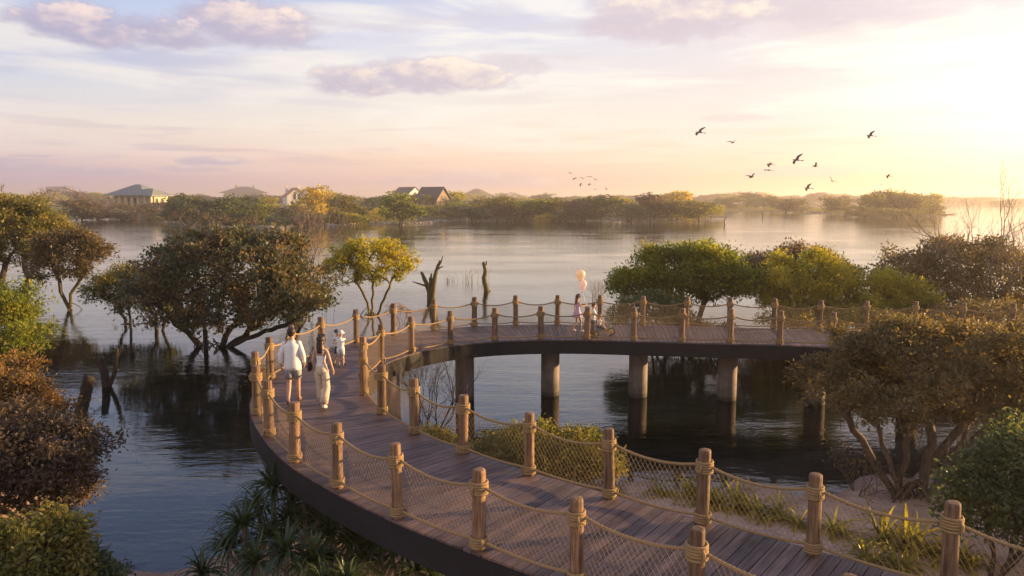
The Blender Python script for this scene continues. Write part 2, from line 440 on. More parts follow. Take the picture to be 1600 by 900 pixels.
def build_ground():
    Ys = np.concatenate([np.linspace(-14, 4, 12), np.geomspace(4.4, 4000, 400)])
    T = np.concatenate([np.linspace(-6, -1.3, 12), np.linspace(-1.25, 1.25, 330), np.linspace(1.3, 6, 12)])
    W = np.maximum(Ys, 8.0)[:, None] * T[None, :]
    X = np.clip(W, -3900, 3900); YY = np.repeat(Ys[:, None], len(T), 1)
    # keep strictly increasing columns where clipped
    X = X + np.linspace(-50, 50, len(T))[None, :] * (np.abs(W) > 3900)
    V = np.stack([X, YY], -1).reshape(-1, 2)
    z = height(V)
    V = np.concatenate([V, z[:, None]], 1)
    m, n = YY.shape; i = np.arange(m - 1)[:, None]; j = np.arange(n - 1)[None, :]
    f = np.stack([i * n + j, i * n + j + 1, (i + 1) * n + j + 1, (i + 1) * n + j], -1).reshape(-1, 4)
    mt, nt, out = newmat('ground_mat')
    g = nt.nodes.new('ShaderNodeNewGeometry'); sp = nt.nodes.new('ShaderNodeSeparateXYZ'); nt.links.new(g.outputs['Position'], sp.inputs[0])
    Yp, Zp = E(nt, sp.outputs[1]), E(nt, sp.outputs[2])
    n1 = noise(nt, wpos(nt), 1.2, 7, 0.65); n2 = noise(nt, wpos(nt), 9, 6, 0.6); n3 = noise(nt, wpos(nt), 0.05, 5, 0.6)
    sand = ramp(nt, n1 * 0.5 + n2 * 0.5, [(0.33, (.30,.185,.13,1)), (0.5, (.48,.32,.235,1)), (0.7, (.62,.45,.34,1))])
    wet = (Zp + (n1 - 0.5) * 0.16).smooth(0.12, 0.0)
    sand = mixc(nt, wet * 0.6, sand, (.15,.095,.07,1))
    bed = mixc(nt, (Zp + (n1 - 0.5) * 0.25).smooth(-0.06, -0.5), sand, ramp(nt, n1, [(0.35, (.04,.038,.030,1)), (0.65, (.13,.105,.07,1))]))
    far = ramp(nt, n3 * 0.6 + n1 * 0.4, [(0.35, (.06,.055,.028,1)), (0.5, (.12,.105,.045,1)), (0.65, (.19,.15,.075,1))])
    c = mixc(nt, Yp.smooth(45, 70) * Zp.smooth(-.1, .15), bed, far)
    b = prin(nt, c, 0.85, 0.2); bump(nt, n1 * 0.5 + n2 * 0.5, 0.8, 0.05, b)
    nt.links.new(b.outputs[0], out.inputs[0])
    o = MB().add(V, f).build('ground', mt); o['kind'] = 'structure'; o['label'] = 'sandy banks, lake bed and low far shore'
build_ground()
def build_water():
    m, nt, out = newmat('water_mat')
    a = noise(nt, wpos(nt, (.30, 1.0, 1)), 0.9, 3, 0.5, 0.3)
    b_ = noise(nt, wpos(nt, (.55, 1.5, 1)), 3.2, 3, 0.55, 0.5)
    c_ = noise(nt, wpos(nt, (.12, .5, 1)), 0.22, 2, 0.5)
    h = a * 0.66 + b_ * 0.25 + c_ * 0.80
    calm = noise(nt, wpos(nt, (.05, .13, 1)), 1.0, 3, 0.5).smooth(0.36, 0.64, 0.30, 1.15)
    bn = nt.nodes.new('ShaderNodeBump'); bn.inputs['Distance'].default_value = 0.10
    nt.links.new(h.s, bn.inputs['Height']); nt.links.new((calm * 0.42).s, bn.inputs['Strength'])
    fr = nt.nodes.new('ShaderNodeFresnel'); fr.inputs[0].default_value = 1.52; nt.links.new(bn.outputs[0], fr.inputs['Normal'])
    gl = nt.nodes.new('ShaderNodeBsdfGlossy'); gl.inputs['Roughness'].default_value = 0.035; gl.inputs[0].default_value = (1, 1, 1, 1)
    nt.links.new(bn.outputs[0], gl.inputs['Normal'])
    tr = nt.nodes.new('ShaderNodeBsdfTransparent'); tr.inputs[0].default_value = (.50, .60, .60, 1)
    mx = nt.nodes.new('ShaderNodeMixShader'); nt.links.new(fr.outputs[0], mx.inputs[0]); nt.links.new(tr.outputs[0], mx.inputs[1]); nt.links.new(gl.outputs[0], mx.inputs[2])
    nt.links.new(mx.outputs[0], out.inputs[0])
    v = [(-3950, -16, 0), (3950, -16, 0), (3950, 3990, 0), (-3950, 3990, 0)]
    o = MB().add(v, [(0, 1, 2, 3)]).build('water', m, smooth=False); o['kind'] = 'structure'; o['label'] = 'calm lake water with fine ripples'
build_water()
def build_haze():
    m, nt, out = newmat('haze_mat')
    v = nt.nodes.new('ShaderNodeVolumePrincipled'); v.inputs['Color'].default_value = (1.0, .88, .79, 1)
    v.inputs['Density'].default_value = 0.00050; v.inputs['Anisotropy'].default_value = 0.50
    nt.links.new(v.outputs[0], out.inputs['Volume'])
    o = MB().box((0, 2010, 18.5), (8200, 4300, 42)).build('haze', m, smooth=False); o['kind'] = 'stuff'; o['label'] = 'thin warm evening haze over the lake'
build_haze()

# ------------------------------------------------------------------ boardwalk
DZ = 2.3
OUT = [(1320,1070),(1087,980),(901,912),(748,857),(622,808),(528,762),(461,722),(421,682),(402,648),(402,619),(423,592),(456,570),(503,552),(557,536),(615,524),(678,516),(741,510.5),(806,508),(871,507.5),(937,508),(1004,508.5),(1072,510),(1140,512),(1209,514),(1280,516),(1353,517.5),(1427,519.5),(1501,522),(1579,524)]
INN = [(1481,928),(1270,865),(1097,818),(952,778),(827,742),(723,708),(648,678),(597,647),(569,617),(569,591),(596,568),(643,551),(704,539),(773,532.5),(845,530),(917,530),(990,532),(1065,534),(1141,536),(1218,538),(1299,541.5),(1385,547),(1480,556)]
def ext(P, a, b):
    P = [at(*q, DZ)[:2] for q in P]
    for _ in range(a): P.insert(0, 2 * P[0] - P[1])
    for _ in range(b): P.append(2 * P[-1] - P[-2] + np.array([0.0, -0.03]))
    return np.array(P)
PO, PI_ = ext(OUT, 4, 6), ext(INN, 5, 9)
def spline(P, k=24):
    out = []
    n = len(P)
    for i in range(n - 1):
        p0, p1, p2, p3 = P[max(i - 1, 0)], P[i], P[i + 1], P[min(i + 2, n - 1)]
        for t in np.arange(k) / k:
            out.append(0.5 * ((2 * p1) + (-p0 + p2) * t + (2 * p0 - 5 * p1 + 4 * p2 - p3) * t * t + (-p0 + 3 * p1 - 3 * p2 + p3) * t ** 3))
    out.append(P[-1]); return np.array(out)
def smoothc(C, it=30):
    C = C.copy()
    for _ in range(it): C[1:-1] = C[1:-1] * .5 + (C[:-2] + C[2:]) * .25
    return C
SO, SI = smoothc(spline(PO)), smoothc(spline(PI_))
def normals(C):
    t = np.gradient(C, axis=0); t /= np.linalg.norm(t, axis=1, keepdims=True)
    return np.stack([-t[:, 1], t[:, 0]], 1)        # left of travel
NO, NI = normals(SO), normals(SI)
side = np.sign(((SO[len(SO) // 2] - SI[len(SI) // 2]) * NI[len(SI) // 2]).sum())
EO = SO + NO * side * 0.13
EI = SI - NI * side * 0.13
def match(A, B):
    """for every point of A the matching point of B (nearest, made monotonic, smoothed)"""
    idx = np.array([((B - a) ** 2).sum(1).argmin() for a in A], float)
    idx = np.maximum.accumulate(idx)
    for _ in range(60): idx[1:-1] = idx[1:-1] * .5 + (idx[:-2] + idx[2:]) * .25
    i = np.clip(idx.astype(int), 0, len(B) - 2); f = (idx - i)[:, None]
    return B[i] * (1 - f) + B[i + 1] * f
MO = match(EI, EO)
mid = (EI + MO) / 2
Lm = np.concatenate([[0], np.cumsum(np.linalg.norm(np.diff(mid, axis=0), axis=1))])
def samp(C, s): return np.array([np.interp(s, Lm, C[:, 0]), np.interp(s, Lm, C[:, 1])]).T
boardwalk = empty('boardwalk', (0, 0, 0), 0, 'curved wooden plank walkway on a dark steel beam above the lake', 'boardwalk')
def build_deck():
    rng = np.random.default_rng(3)
    W = 0.165; s = np.arange(0, Lm[-1] - W, W); g = 0.006
    a0, a1 = samp(EI, s + g), samp(EI, s + W - g); b0, b1 = samp(MO, s + g), samp(MO, s + W - g)
    n = len(s); dz = rng.normal(0, 0.0012, n); z1 = DZ + dz; z0 = np.full(n, DZ - 0.035)
    mb = MB()
    V = np.zeros((n, 8, 3))
    for k, q in enumerate((a0, a1, b1, b0)):
        V[:, k, :2] = q; V[:, k, 2] = z0; V[:, k + 4, :2] = q; V[:, k + 4, 2] = z1
    # clockwise or counter-clockwise is fixed by the renderer (two sided)
    F = np.array([(4, 5, 6, 7), (0, 1, 5, 4), (1, 2, 6, 5), (2, 3, 7, 6), (3, 0, 4, 7)])
    f = (np.arange(n)[:, None, None] * 8 + F[None]).reshape(-1, 4)
    L = np.linalg.norm(b0 - a0, axis=1); ru = rng.random(n) * 50; rv = rng.random(n) * 50
    UV = np.zeros((n, 8, 2))
    for k, (u, v) in enumerate(((0, 0), (0, W), (1, W), (1, 0))):
        for q in (k, k + 4): UV[:, q, 0] = ru + u * L; UV[:, q, 1] = rv + v
    mb.add(V.reshape(-1, 3), f, UV.reshape(-1, 2)); mb.build('deck_planks', PLANK, boardwalk, smooth=False)
    # under-frame ribbon and the two steel side beams
    def strip(A, B, zt, zb):
        n = len(A); v = np.concatenate([np.c_[A, np.full(n, zt)], np.c_[B, np.full(n, zt)], np.c_[A, np.full(n, zb)], np.c_[B, np.full(n, zb)]])
        i = np.arange(n - 1)
        F = [np.stack([a + i, b + i, b + i + 1, a + i + 1], 1) for a, b in ((0, n), (3 * n, 2 * n), (n, 3 * n), (2 * n, 0))]
        return MB().add(v, np.concatenate(F))
    k = slice(None, None, 6)
    strip(EI[k] + (NI * side * .10)[k], MO[k] * .97 + EI[k] * .03, DZ - 0.045, DZ - 0.16).build('joist_frame', STEEL, boardwalk, smooth=False)
    for nm, C, N, sg in (('outer_beam', EO, NO, 1), ('inner_beam', EI, NI, -1)):
        strip(C[k] + (N * side * sg * 0.02)[k], C[k] - (N * side * sg * 0.10)[k], DZ - 0.037, DZ - 0.48).build('side_beam', STEEL, boardwalk, smooth=False)
build_deck()

# columns: one under the centre line for each column the photo shows, and a few more along the near arm
def col_at(px, smin, smax):
    best = None
    for s_ in np.arange(smin, smax, 0.05):
        q = samp(mid, s_); x = 800 + q[0] / (q[1] * cp + (CAMZ - 1) * spn) * FPX
        if best is None or abs(x - px) < best[0]: best = (abs(x - px), q)
    return best[1]
turn = Lm[np.argmin(mid[:, 0])]
colm = MB(); colm.loft([(0, 0, -2.6, .33, .33), (0, 0, 1.775, .33, .33), (0, 0, 1.795, .31, .31)], 32); colme = colm.mesh('concrete_column')
for i, (px, nm) in enumerate(((618, 'concrete column below the bend of the boardwalk beside bare shrub'), (727, 'concrete column rising behind the bare branched shrub under far deck'),
    (860, 'concrete column in open water above the leafy bush behind the rail'), (997, 'concrete column with sunlit right edge in front of mirrored dark green bush'),
    (1136, 'concrete column in water midway between the open channel and the foreground tree'), (1275, 'concrete column partly behind the left side of the foreground tree'), (1420, 'concrete column hidden deep behind foreground tree crown'))):
    q = col_at(px, turn + (-.3 if i == 0 else 2.0), Lm[-1])
    if i == 0: q = (at(604, 640, 0.9)[:2] * 0 + np.array([-3.75, 22.2]))
    o = link('concrete_column', colme, CONC, None, (q[0], q[1], 0)); tag(o, nm, 'column', 'concrete columns under the boardwalk')

# railings
def lashing_mesh(coils, R=.108, r=.019, seed=1):
    mb = MB(); rg = random.Random(seed)
    for k in range(coils):
        t = np.arange(22) * 2 * math.pi / 22; tx, ty = rg.uniform(-.06, .06), rg.uniform(-.06, .06)
        p = np.stack([R * np.cos(t), R * np.sin(t), k * r * 1.92 + R * (tx * np.cos(t) + ty * np.sin(t)) * .6], 1)
        mb.tube(p, r, 7, close=True)
    p = [(R * .9, .03, -.02), (R + .02, .04, .02), (R + .03, .045, .08), (R * .9, .03, .13)]
    mb.tube(p, r * .9, 6)
    return mb.mesh('rope_lashing')
def post_mesh(seed):
    rg = np.random.default_rng(seed); n = 22; th = np.arange(n) * 2 * math.pi / n
    prof = 1 + 0.035 * np.cos(2 * th + rg.random() * 6) + 0.03 * np.cos(5 * th + rg.random() * 6) + rg.normal(0, .012, n)
    zs = [(-.02, 1.03), (.1, 1.02), (.45, 1.0), (.8, .985), (1.085, .97), (1.112, .93), (1.12, .86), (1.122, 0.5)]
    V = np.concatenate([np.stack([.090 * k * prof * np.cos(th), .090 * k * prof * np.sin(th), np.full(n, z) + (rg.normal(0, .001, n) if z > 1 else 0)], 1) for z, k in zs])
    m = len(zs); i = np.arange(m - 1)[:, None]; j = np.arange(n)[None, :]; j2 = (j + 1) % n
    f = np.stack([i * n + j, i * n + j2, (i + 1) * n + j2, (i + 1) * n + j], -1).reshape(-1, 4)
    mb = MB().add(V, f); mb.f.append(np.array([list(range(n))]) + (m - 1) * n)
    return mb.mesh('post')
PM = [post_mesh(k) for k in range(5)]; LU = [lashing_mesh(5, seed=k) for k in range(3)]; LD = [lashing_mesh(4, seed=9 + k) for k in range(3)]
for me in PM: me.materials.append(POST)
for me in LU + LD: me.materials.append(ROPE)
def railing(P, nrm_side, label, name='rope_railing'):
    root = empty(name, (P[0][0], P[0][1], DZ), 0, label, 'railing', 'rope railings on the boardwalk')
    base = np.array([P[0][0], P[0][1], DZ])
    rg = random.Random(5)
    for i, p in enumerate(P):
        o = bpy.data.objects.new('post', PM[i % 5]); COL.objects.link(o); o.parent = root
        o.location = (p[0] - base[0], p[1] - base[1], 0); o.rotation_euler = (rg.uniform(-.022, .022), rg.uniform(-.022, .022), rg.uniform(0, 6)); w_ = rg.uniform(.93, 1.06)
        o.scale = (w_, w_, rg.uniform(.97, 1.025))
        for z, L in ((.80, LU), (.05, LD)):
            l = bpy.data.objects.new('rope_lashing', L[(i + int(z * 3)) % 3]); COL.objects.link(l); l.parent = o
            l.location = (0, 0, z); l.rotation_euler = (0, 0, rg.uniform(0, 6))
    for i in range(len(P) - 1):
        a, b = np.array([*P[i], DZ]) - base, np.array([*P[i + 1], DZ]) - base
        D = b - a; L = np.linalg.norm(D); D /= L
        Yd = (P[i][1] + P[i + 1][1]) / 2; near = Yd < 20
        u = np.linspace(0, 1, int(L / .022) if near else 18)
        sag = 4 * u * (1 - u); st, sb = rg.uniform(.085, .125), rg.uniform(.03, .05)
        def curve(z, s, u=u, sag=sag): return a + D * (.09 + u * (L - .18))[:, None] + np.array([0, 0, 1.0]) * (z - s * sag)[:, None]
        for z, s in ((.885, st), (.115, sb)):
            mb = MB()
            if near: mb.tube(curve(z, s), .0205, 12, twist=38, lobes=.14)
            else: mb.tube(curve(z, s), .022, 6)
            mb.build('rope', ROPE, root)
        # diamond net between the two ropes
        mb = MB(); N = 17; k = .34; r = .0024 if near else .0038
        for sgn in (1, -1):
            for j in range(-int(N * k) - 1, N + int(N * k) + 2):
                u0 = j / N; w = np.linspace(0, 1, 9); uu = u0 + sgn * k * w
                ok = (uu >= -0.002) & (uu <= 1.002)
                if sgn * 1 and ok.sum() < 2: continue
                # exact clipping at the posts
                lo = max(0, min((0 - u0) / (sgn * k), (1 - u0) / (sgn * k))); hi = min(1, max((0 - u0) / (sgn * k), (1 - u0) / (sgn * k)))
                if hi - lo < .05: continue
                w = np.linspace(lo, hi, 7); uu = np.clip(u0 + sgn * k * w, 0, 1); sg = 4 * uu * (1 - uu)
                zt = .885 - st * sg; zb = .115 - sb * sg
                p = a + D * (.09 + uu * (L - .18))[:, None] + np.array([0, 0, 1.0]) * (zt + (zb - zt) * w)[:, None]
                nn = np.array([-D[1], D[0], 0]); p = p + nn * (sgn * .003)
                mb.tube(p, r, 4, cap=False)
        mb.build('net', NETM, root)
    return root
railing(PO, 1, 'rope and net railing along the outer edge of the boardwalk, nearest the lake')
railing(PI_, -1, 'rope and net railing along the inner edge of the bend, above the concrete columns')

# ------------------------------------------------------------------ trees
def clump_pts(rng, blobs, n, gap=0.5, under=-0.35):
    vol = np.array([(b[3] * b[4] + b[4] * b[5] + b[3] * b[5]) for b in blobs]); pr = vol / vol.sum()
    out = []; ph = rng.random(3) * 10
    while len(out) < n:
        b = blobs[rng.choice(len(blobs), p=pr)]; d = rng.normal(size=3); d /= np.linalg.norm(d)
        if d[2] < under and rng.random() < .85: continue
        rr = .50 + .52 * rng.random() ** .6
        p = np.array(b[:3]) + d * rr * np.array(b[3:6])
        inside = False
        for c in blobs:
            if c is not b and (((p - np.array(c[:3])) / np.array(c[3:6])) ** 2).sum() < .40: inside = True; break
        if inside and rng.random() < .8: continue
        q = p * 1.9 + ph
        if math.sin(q[0]) * math.sin(q[1] * 1.1) * math.sin(q[2] * 1.2) + .4 * math.sin(q[0] * 2.3 + q[1] * 1.7) > gap: continue
        out.append(p)
    return np.array(out)
def grow(rng, A, trunks, step=.35, wig=.12, curl=.38):
    pos = []; par = []
    for (b, h) in trunks:
        b, h = np.array(b, float), np.array(h, float); n = max(4, int(np.linalg.norm(h - b) / step))
        off = np.cumsum(rng.normal(0, wig * step, (n + 1, 3)), 0); off -= np.linspace(0, 1, n + 1)[:, None] * off[-1]
        bow = rng.normal(0, .10, 3) * np.linalg.norm(h - b); bow[2] = abs(bow[2]) * .3
        for k in range(n + 1):
            t = k / n; pos.append(b + (h - b) * t + off[k] * 1.6 + bow * 4 * t * (1 - t) * .5); par.append(-1 if k == 0 else len(pos) - 2)
    hubs = np.array([t[1] for t in trunks]); nt0 = len(pos)
    d = np.min(np.linalg.norm(A[:, None] - hubs[None], axis=2), 1); A = A[np.argsort(d)]
    cap = len(pos) + len(A) * 16; P = np.zeros((cap, 3)); P[:len(pos)] = pos; n = len(pos); par = par + [0] * (cap - n); dep = np.zeros(cap)
    for k in range(n): dep[k] = 0 if par[k] < 0 else dep[par[k]] + step
    tips = []
    for a in A:
        v = a - P[:n]; dd = np.linalg.norm(v, axis=1) * (1 + .35 * (v[:, 2] < 0)) + .12 * dep[:n]
        dd[:nt0] += np.where(P[:nt0, 2] < hubs[:, 2].min() * .45, 2.0, 0)
        i = int(dd.argmin()); s = P[i]; L = np.linalg.norm(a - s); m = min(15, max(1, int(round(L / step))))
        g = s - P[par[i]] if par[i] >= 0 else np.array([0, 0, 1.0]); g = g / (np.linalg.norm(g) + 1e-9)
        c = s + g * L * curl + np.array([0, 0, .10 * L]); prev = i
        for k in range(1, m + 1):
            t = k / m; p = s * (1 - t) ** 2 + c * 2 * t * (1 - t) + a * t * t
            if k < m: p = p + rng.normal(0, wig * .35 * step, 3)
            P[n] = p; par[n] = prev; dep[n] = dep[prev] + step; prev = n; n += 1
        tips.append(prev)
    return P[:n], np.array(par[:n]), np.array(tips)
def skeleton_mesh(P, par, tips, r_tip, r_trunk, power=.5, sides=6, mb=None):
    n = len(P); cnt = np.zeros(n); cnt[tips] = 1
    for i in range(n - 1, -1, -1):
        if par[i] >= 0: cnt[par[i]] += cnt[i]
    cnt = np.maximum(cnt, 1); mx = cnt.max()
    e = max(power, math.log(max(r_trunk / r_tip, 1.01)) / math.log(max(mx, 2))) if r_trunk else power
    R = r_tip * cnt ** e; R = np.minimum(R, r_trunk) * .85
    best = {}
    for i in range(n):
        p = par[i]
        if p >= 0 and (p not in best or cnt[i] > cnt[best[p]]): best[p] = i
    mb = mb or MB()
    for i in range(n):
        p = par[i]
        if p >= 0 and best.get(p) == i: continue
        ch = [i] if p < 0 else [p, i]; j = i
        while j in best: j = best[j]; ch.append(j)
        if len(ch) < 2: continue
        rr = R[ch].copy()
        if p >= 0: rr[0] = min(rr[0], rr[1] * 1.25)
        else: rr[0] *= 1.35
        rr[-1] *= .6
        mb.tube(P[ch], rr, sides if rr.max() > r_tip * 4 else 4, cap=False)
    return mb
def leaves(rng, C, per, rc, size, flat=.65, droop=.0, fold=False, center=None, mb=None, wr=.48):
    n = len(C) * per; c = np.repeat(C, per, 0)
    o = rng.normal(size=(n, 3)) * np.array([rc, rc, rc * flat]) * .62; p = c + o
    d = o / (np.linalg.norm(o, axis=1, keepdims=True) + 1e-9) + rng.normal(size=(n, 3)) * .55; d[:, 2] += .15 - droop
    d /= np.linalg.norm(d, axis=1, keepdims=True)
    u = rng.normal(size=(n, 3)) * .55 + np.array([0, 0, 1.0]); s = np.cross(d, u); s /= np.linalg.norm(s, axis=1, keepdims=True) + 1e-9
    nn = np.cross(s, d)
    l = size * (.65 + .7 * rng.random((n, 1))); w = l * wr
    mb = mb or MB()
    if not fold:
        V = np.stack([p - d * l * .5, p + s * w * .5 + d * l * .05, p + d * l * .5, p - s * w * .5 + d * l * .05], 1).reshape(-1, 3)
        f = np.arange(n * 4).reshape(n, 4); mb.add(V, f)
    else:
        b, t = p - d * l * .5, p + d * l * .5 - nn * l * .12
        V = np.stack([b, p + s * w * .5 - d * l * .1 + nn * w * .18, p + s * w * .38 + d * l * .22 + nn * w * .1, t, p - s * w * .38 + d * l * .22 + nn * w * .1, p - s * w * .5 - d * l * .1 + nn * w * .18], 1).reshape(-1, 3)
        k = np.arange(n)[:, None] * 6; f = np.concatenate([k + np.array([[0, 1, 2, 3]]), k + np.array([[0, 3, 4, 5]])]); mb.add(V, f)
    return mb
def tree(name, label, cat, base, blobs, trunks, nclump, per, leafsize, leaf, bark, seed, rtip=.012, rtrunk=.2, rc=.34, group=None, roots=0, gap=.5, step=.35, fold=False, wig=.12, under=-.75, hang=0, curl=.38):
    """base: world xyz; blobs/trunks in metres relative to base"""
    rng = np.random.default_rng(seed)
    root = empty(name, base, 0, label, cat, group)
    A = clump_pts(rng, blobs, nclump, gap, under)
    P, par, tips = grow(rng, A, trunks, step, wig, curl)
    mb = skeleton_mesh(P, par, tips, rtip, rtrunk)
    b0 = [t[0] for t in trunks]
    for k in range(roots):
        b = np.array(b0[k % len(b0)]); a = rng.random() * 6.28; R = rng.uniform(.25, .9); h = rng.uniform(.3, .9)
        t = np.linspace(0, 1, 7)[:, None]; e = b + np.array([math.cos(a) * R, math.sin(a) * R, -.25])
        s = b + np.array([0, 0, h]); q = s * (1 - t) + e * t + np.array([math.cos(a) * .3 * R, math.sin(a) * .3 * R, .25 * h]) * (4 * t * (1 - t)) * .6
        mb.tube(q, np.linspace(.035, .018, 7), 5, cap=False)
    for k in range(hang):
        a = A[rng.integers(len(A))]; 
        if a[2] < .8: continue
        L = rng.uniform(.4, 1.3); t = np.linspace(0, 1, 6); q = a + np.stack([np.cumsum(rng.normal(0, .03, 6)), np.cumsum(rng.normal(0, .03, 6)), -L * t], 1)
        mb.tube(q, .008, 4, cap=False)
    mb.build('trunk', bark, root)
    if per: leaves(rng, A, per, rc, leafsize, fold=fold).build('crown', LM[leaf], root, smooth=False)
    return root
def pxtree(name, label, cat, basepx, crown, nblob, leaf, bark, seed, Y=None, ntr=1, spread=.25, nclump=220, per=60, leafsize=.13, rc=.34, rtrunk=.16, depth=.8, z0=0.0, fan=.5, **kw):
    """crown: (x0, ytop, x1, ybottom) in photo pixels at the base's distance -> blobs of real size round the trunk"""
    b = at(*basepx, z0) if Y is None else np.array([*atY(basepx[0], 312, Y)[:2], z0]); Y = b[1]
    L, T = atY(crown[0], crown[1], Y), atY(crown[2], crown[3], Y)
    x0, x1, zt, zb = L[0], T[0], L[2], max(T[2], .25)
    rng = np.random.default_rng(seed + 77); w = x1 - x0; h = zt - zb; bl = []
    for k in range(nblob):
        f = (k + .5) / nblob; a = rng.uniform(-1, 1); cx = x0 + w * (.17 + .66 * f)
        dome = 1 - (2 * f - 1) ** 2
        r = w * rng.uniform(.16, .22) * (1.25 if nblob < 5 else 1.0)
        rz = h * rng.uniform(.24, .34); cz = zb + rz + (h - 2 * rz) * ((.25 + .75 * dome ** .6) * rng.uniform(.75, 1.0) if k % 2 else rng.uniform(.0, .3))
        bl.append((cx - b[0], a * w * .22 * depth, cz - z0, r, r * depth, rz))
    for k in range(int(nblob * 1.6)):
        # smaller lobes that break the outline, top, sides and hanging underside
        th = rng.uniform(-.35, math.pi + .35); q = rng.uniform(.70, .95)
        cx = (x0 + x1) / 2 + w * .5 * q * math.cos(th) * .92; cz = zb + h * .42 + h * .5 * q * math.sin(th) * (1.0 if math.sin(th) > 0 else .8)
        r = w * rng.uniform(.07, .12); rz = h * rng.uniform(.12, .18)
        bl.append((cx - b[0], rng.uniform(-.75, .75) * w * .42 * depth, cz - z0, r, r, rz))
    bl.append(((x0 + x1) / 2 - b[0], 0, zb + h * .48 - z0, w * .36, w * .36 * depth, h * .44))
    tr = []
    for k in range(ntr):
        f = (k + .5) / ntr - .5
        tr.append(((f * spread * w * .5, rng.uniform(-.2, .2) * spread * w, -.35), ((x0 + x1) / 2 - b[0] + f * w * fan * (1 if ntr > 1 else 0), rng.uniform(-.15, .15) * w * depth, (zb - z0) + h * .15)))
    return tree(name, label, cat, b, bl, tr, nclump, per, leafsize, leaf, bark, seed, rtrunk=rtrunk, rc=rc, **kw)
G1 = 'mangrove trees standing in the lake'
# left side
pxtree('mangrove_tree', 'broad dark blue-green mangrove tree with several leaning trunks, standing in water left of the boardwalk', 'tree', (332, 541), (180, 350, 516, 530), 12, 'bluegreen', BARKD, 11, ntr=6, spread=.20, fan=.75, nclump=950, per=44, leafsize=.19, rc=.34, rtrunk=.17, group=G1, roots=16, gap=.62, hang=30)
pxtree('mangrove_tree', 'small round yellow-green mangrove tree with slender forked trunk beyond the bend of the boardwalk', 'tree', (578, 492), (504, 368, 657, 452), 6, 'lime', BARKO, 12, ntr=3, spread=.05, fan=.6, nclump=210, per=60, leafsize=.17, rc=.30, rtrunk=.09, group=G1, roots=12, gap=.25)
pxtree('mangrove_tree', 'tall olive-brown tree cut by the left edge of the picture', 'tree', (30, 462), (-60, 300, 112, 425), 7, 'olive', BARKD, 13, ntr=2, nclump=420, per=60, leafsize=.22, rc=.5, rtrunk=.25, group=G1, gap=.5)
pxtree('mangrove_tree', 'thin-crowned brown mangrove tree with a sunlit forked trunk mirrored in the water', 'tree', (112, 484), (44, 352, 172, 448), 6, 'brown', BARKO, 14, ntr=2, spread=.08, nclump=260, per=50, leafsize=.19, rc=.40, rtrunk=.13, group=G1, gap=.35, roots=6)
pxtree('mangrove_tree', 'low golden-leaved mangrove tree tucked behind the left end of the broad dark one', 'tree', (200, 508), (138, 408, 238, 480), 5, 'olive', BARKD, 15, ntr=2, nclump=160, per=55, leafsize=.15, rc=.34, rtrunk=.10, group=G1, gap=.35)
pxtree('mangrove_tree', 'small half-hidden mangrove tree with short dark trunk right of the golden one', 'tree', (250, 516), (205, 415, 300, 500), 4, 'darkgreen', BARKD, 16, ntr=2, nclump=120, per=45, leafsize=.15, rc=.34, rtrunk=.12, group=G1, gap=.3)
pxtree('mangrove_tree', 'thin hanging-branch mangrove tree between the broad dark tree and the railing', 'tree', (448, 535), (400, 440, 520, 505), 4, 'darkgreen', BARKD, 17, ntr=2, nclump=110, per=40, leafsize=.14, rc=.34, rtrunk=.10, group=G1, gap=.3, hang=30)
# bare shrubs
def bare(name, label, cat, base, h, spread, seed, ntr=3, depth=6, r0=.05, bark=BARKD, up=.35, lean=0.0, per=0, leaf='rust', lsize=.08, group=None):
    rng = np.random.default_rng(seed); root = empty(name, base, 0, label, cat, group); mb = MB(); tips = []
    q = .80; L0 = h / sum(q ** i for i in range(depth)) * 1.12
    def br(p, d, L, rr, k):
        n = 4; pts = [p]; dd = d.copy()
        for _ in range(n):
            dd = dd + rng.normal(0, .10, 3) + np.array([0, 0, up * .12]); dd /= np.linalg.norm(dd); pts.append(pts[-1] + dd * L / n)
        r1 = rr * .72; mb.tube(pts, np.linspace(rr, r1, n + 1), 6 if k > 3 else 4, cap=False)
        if k <= 1: tips.append(pts[-1]); return
        m = 3 if rng.random() < .45 else 2
        for j in range(m):
            a = rng.random() * 6.283; e = np.cross(dd, [math.cos(a), math.sin(a), .2]); e /= np.linalg.norm(e) + 1e-9
            ang = rng.uniform(.25, .62) * (0.55 if j == 0 else 1.15) * spread
            nd = dd * math.cos(ang) + e * math.sin(ang); nd[2] = max(nd[2], -.15); nd /= np.linalg.norm(nd)
            br(pts[-1] if j < 2 else pts[-2], nd, L * q * rng.uniform(.75, 1.15), r1 * (.95 if j == 0 else .70), k - 1)
    for i in range(ntr):
        a = 6.283 * i / ntr + rng.uniform(-.5, .5); t = rng.uniform(.12, .5) * spread * (1 if ntr > 1 else .2)
        d = np.array([math.cos(a) * math.sin(t) + lean, math.sin(a) * math.sin(t) * .8, math.cos(t)]); br(np.array([math.cos(a) * .06 * ntr ** .5, math.sin(a) * .06, -.3]), d / np.linalg.norm(d), L0 * rng.uniform(.8, 1.1), r0 * rng.uniform(.7, 1), depth)
    mb.build('trunk', bark, root)
    if per: leaves(rng, np.array(tips), per, .16, lsize).build('crown', LM[leaf], root, smooth=False)
    return root
bare('bare_tree', 'leafless twiggy tree with pinkish branches behind the broad dark mangrove', 'tree', at(472, 478), 7.0, 1.0, 21, 5, 8, .09, BARKP)
bare('bare_tree', 'leafless pale tree rising on the right edge against the bright sky glow', 'tree', (*atY(1560, 312, 36)[:2], 0), 7.8, 1.15, 26, 4, 8, .13, BARKP, up=.5)
bare('bare_shrub', 'leafless dark shrub under the boardwalk bend seen through the inner netting', 'shrub', (*atY(668, 312, 21.4)[:2], 0), 3.2, 1.05, 23, 7, 8, .035, BARKD, up=.5)
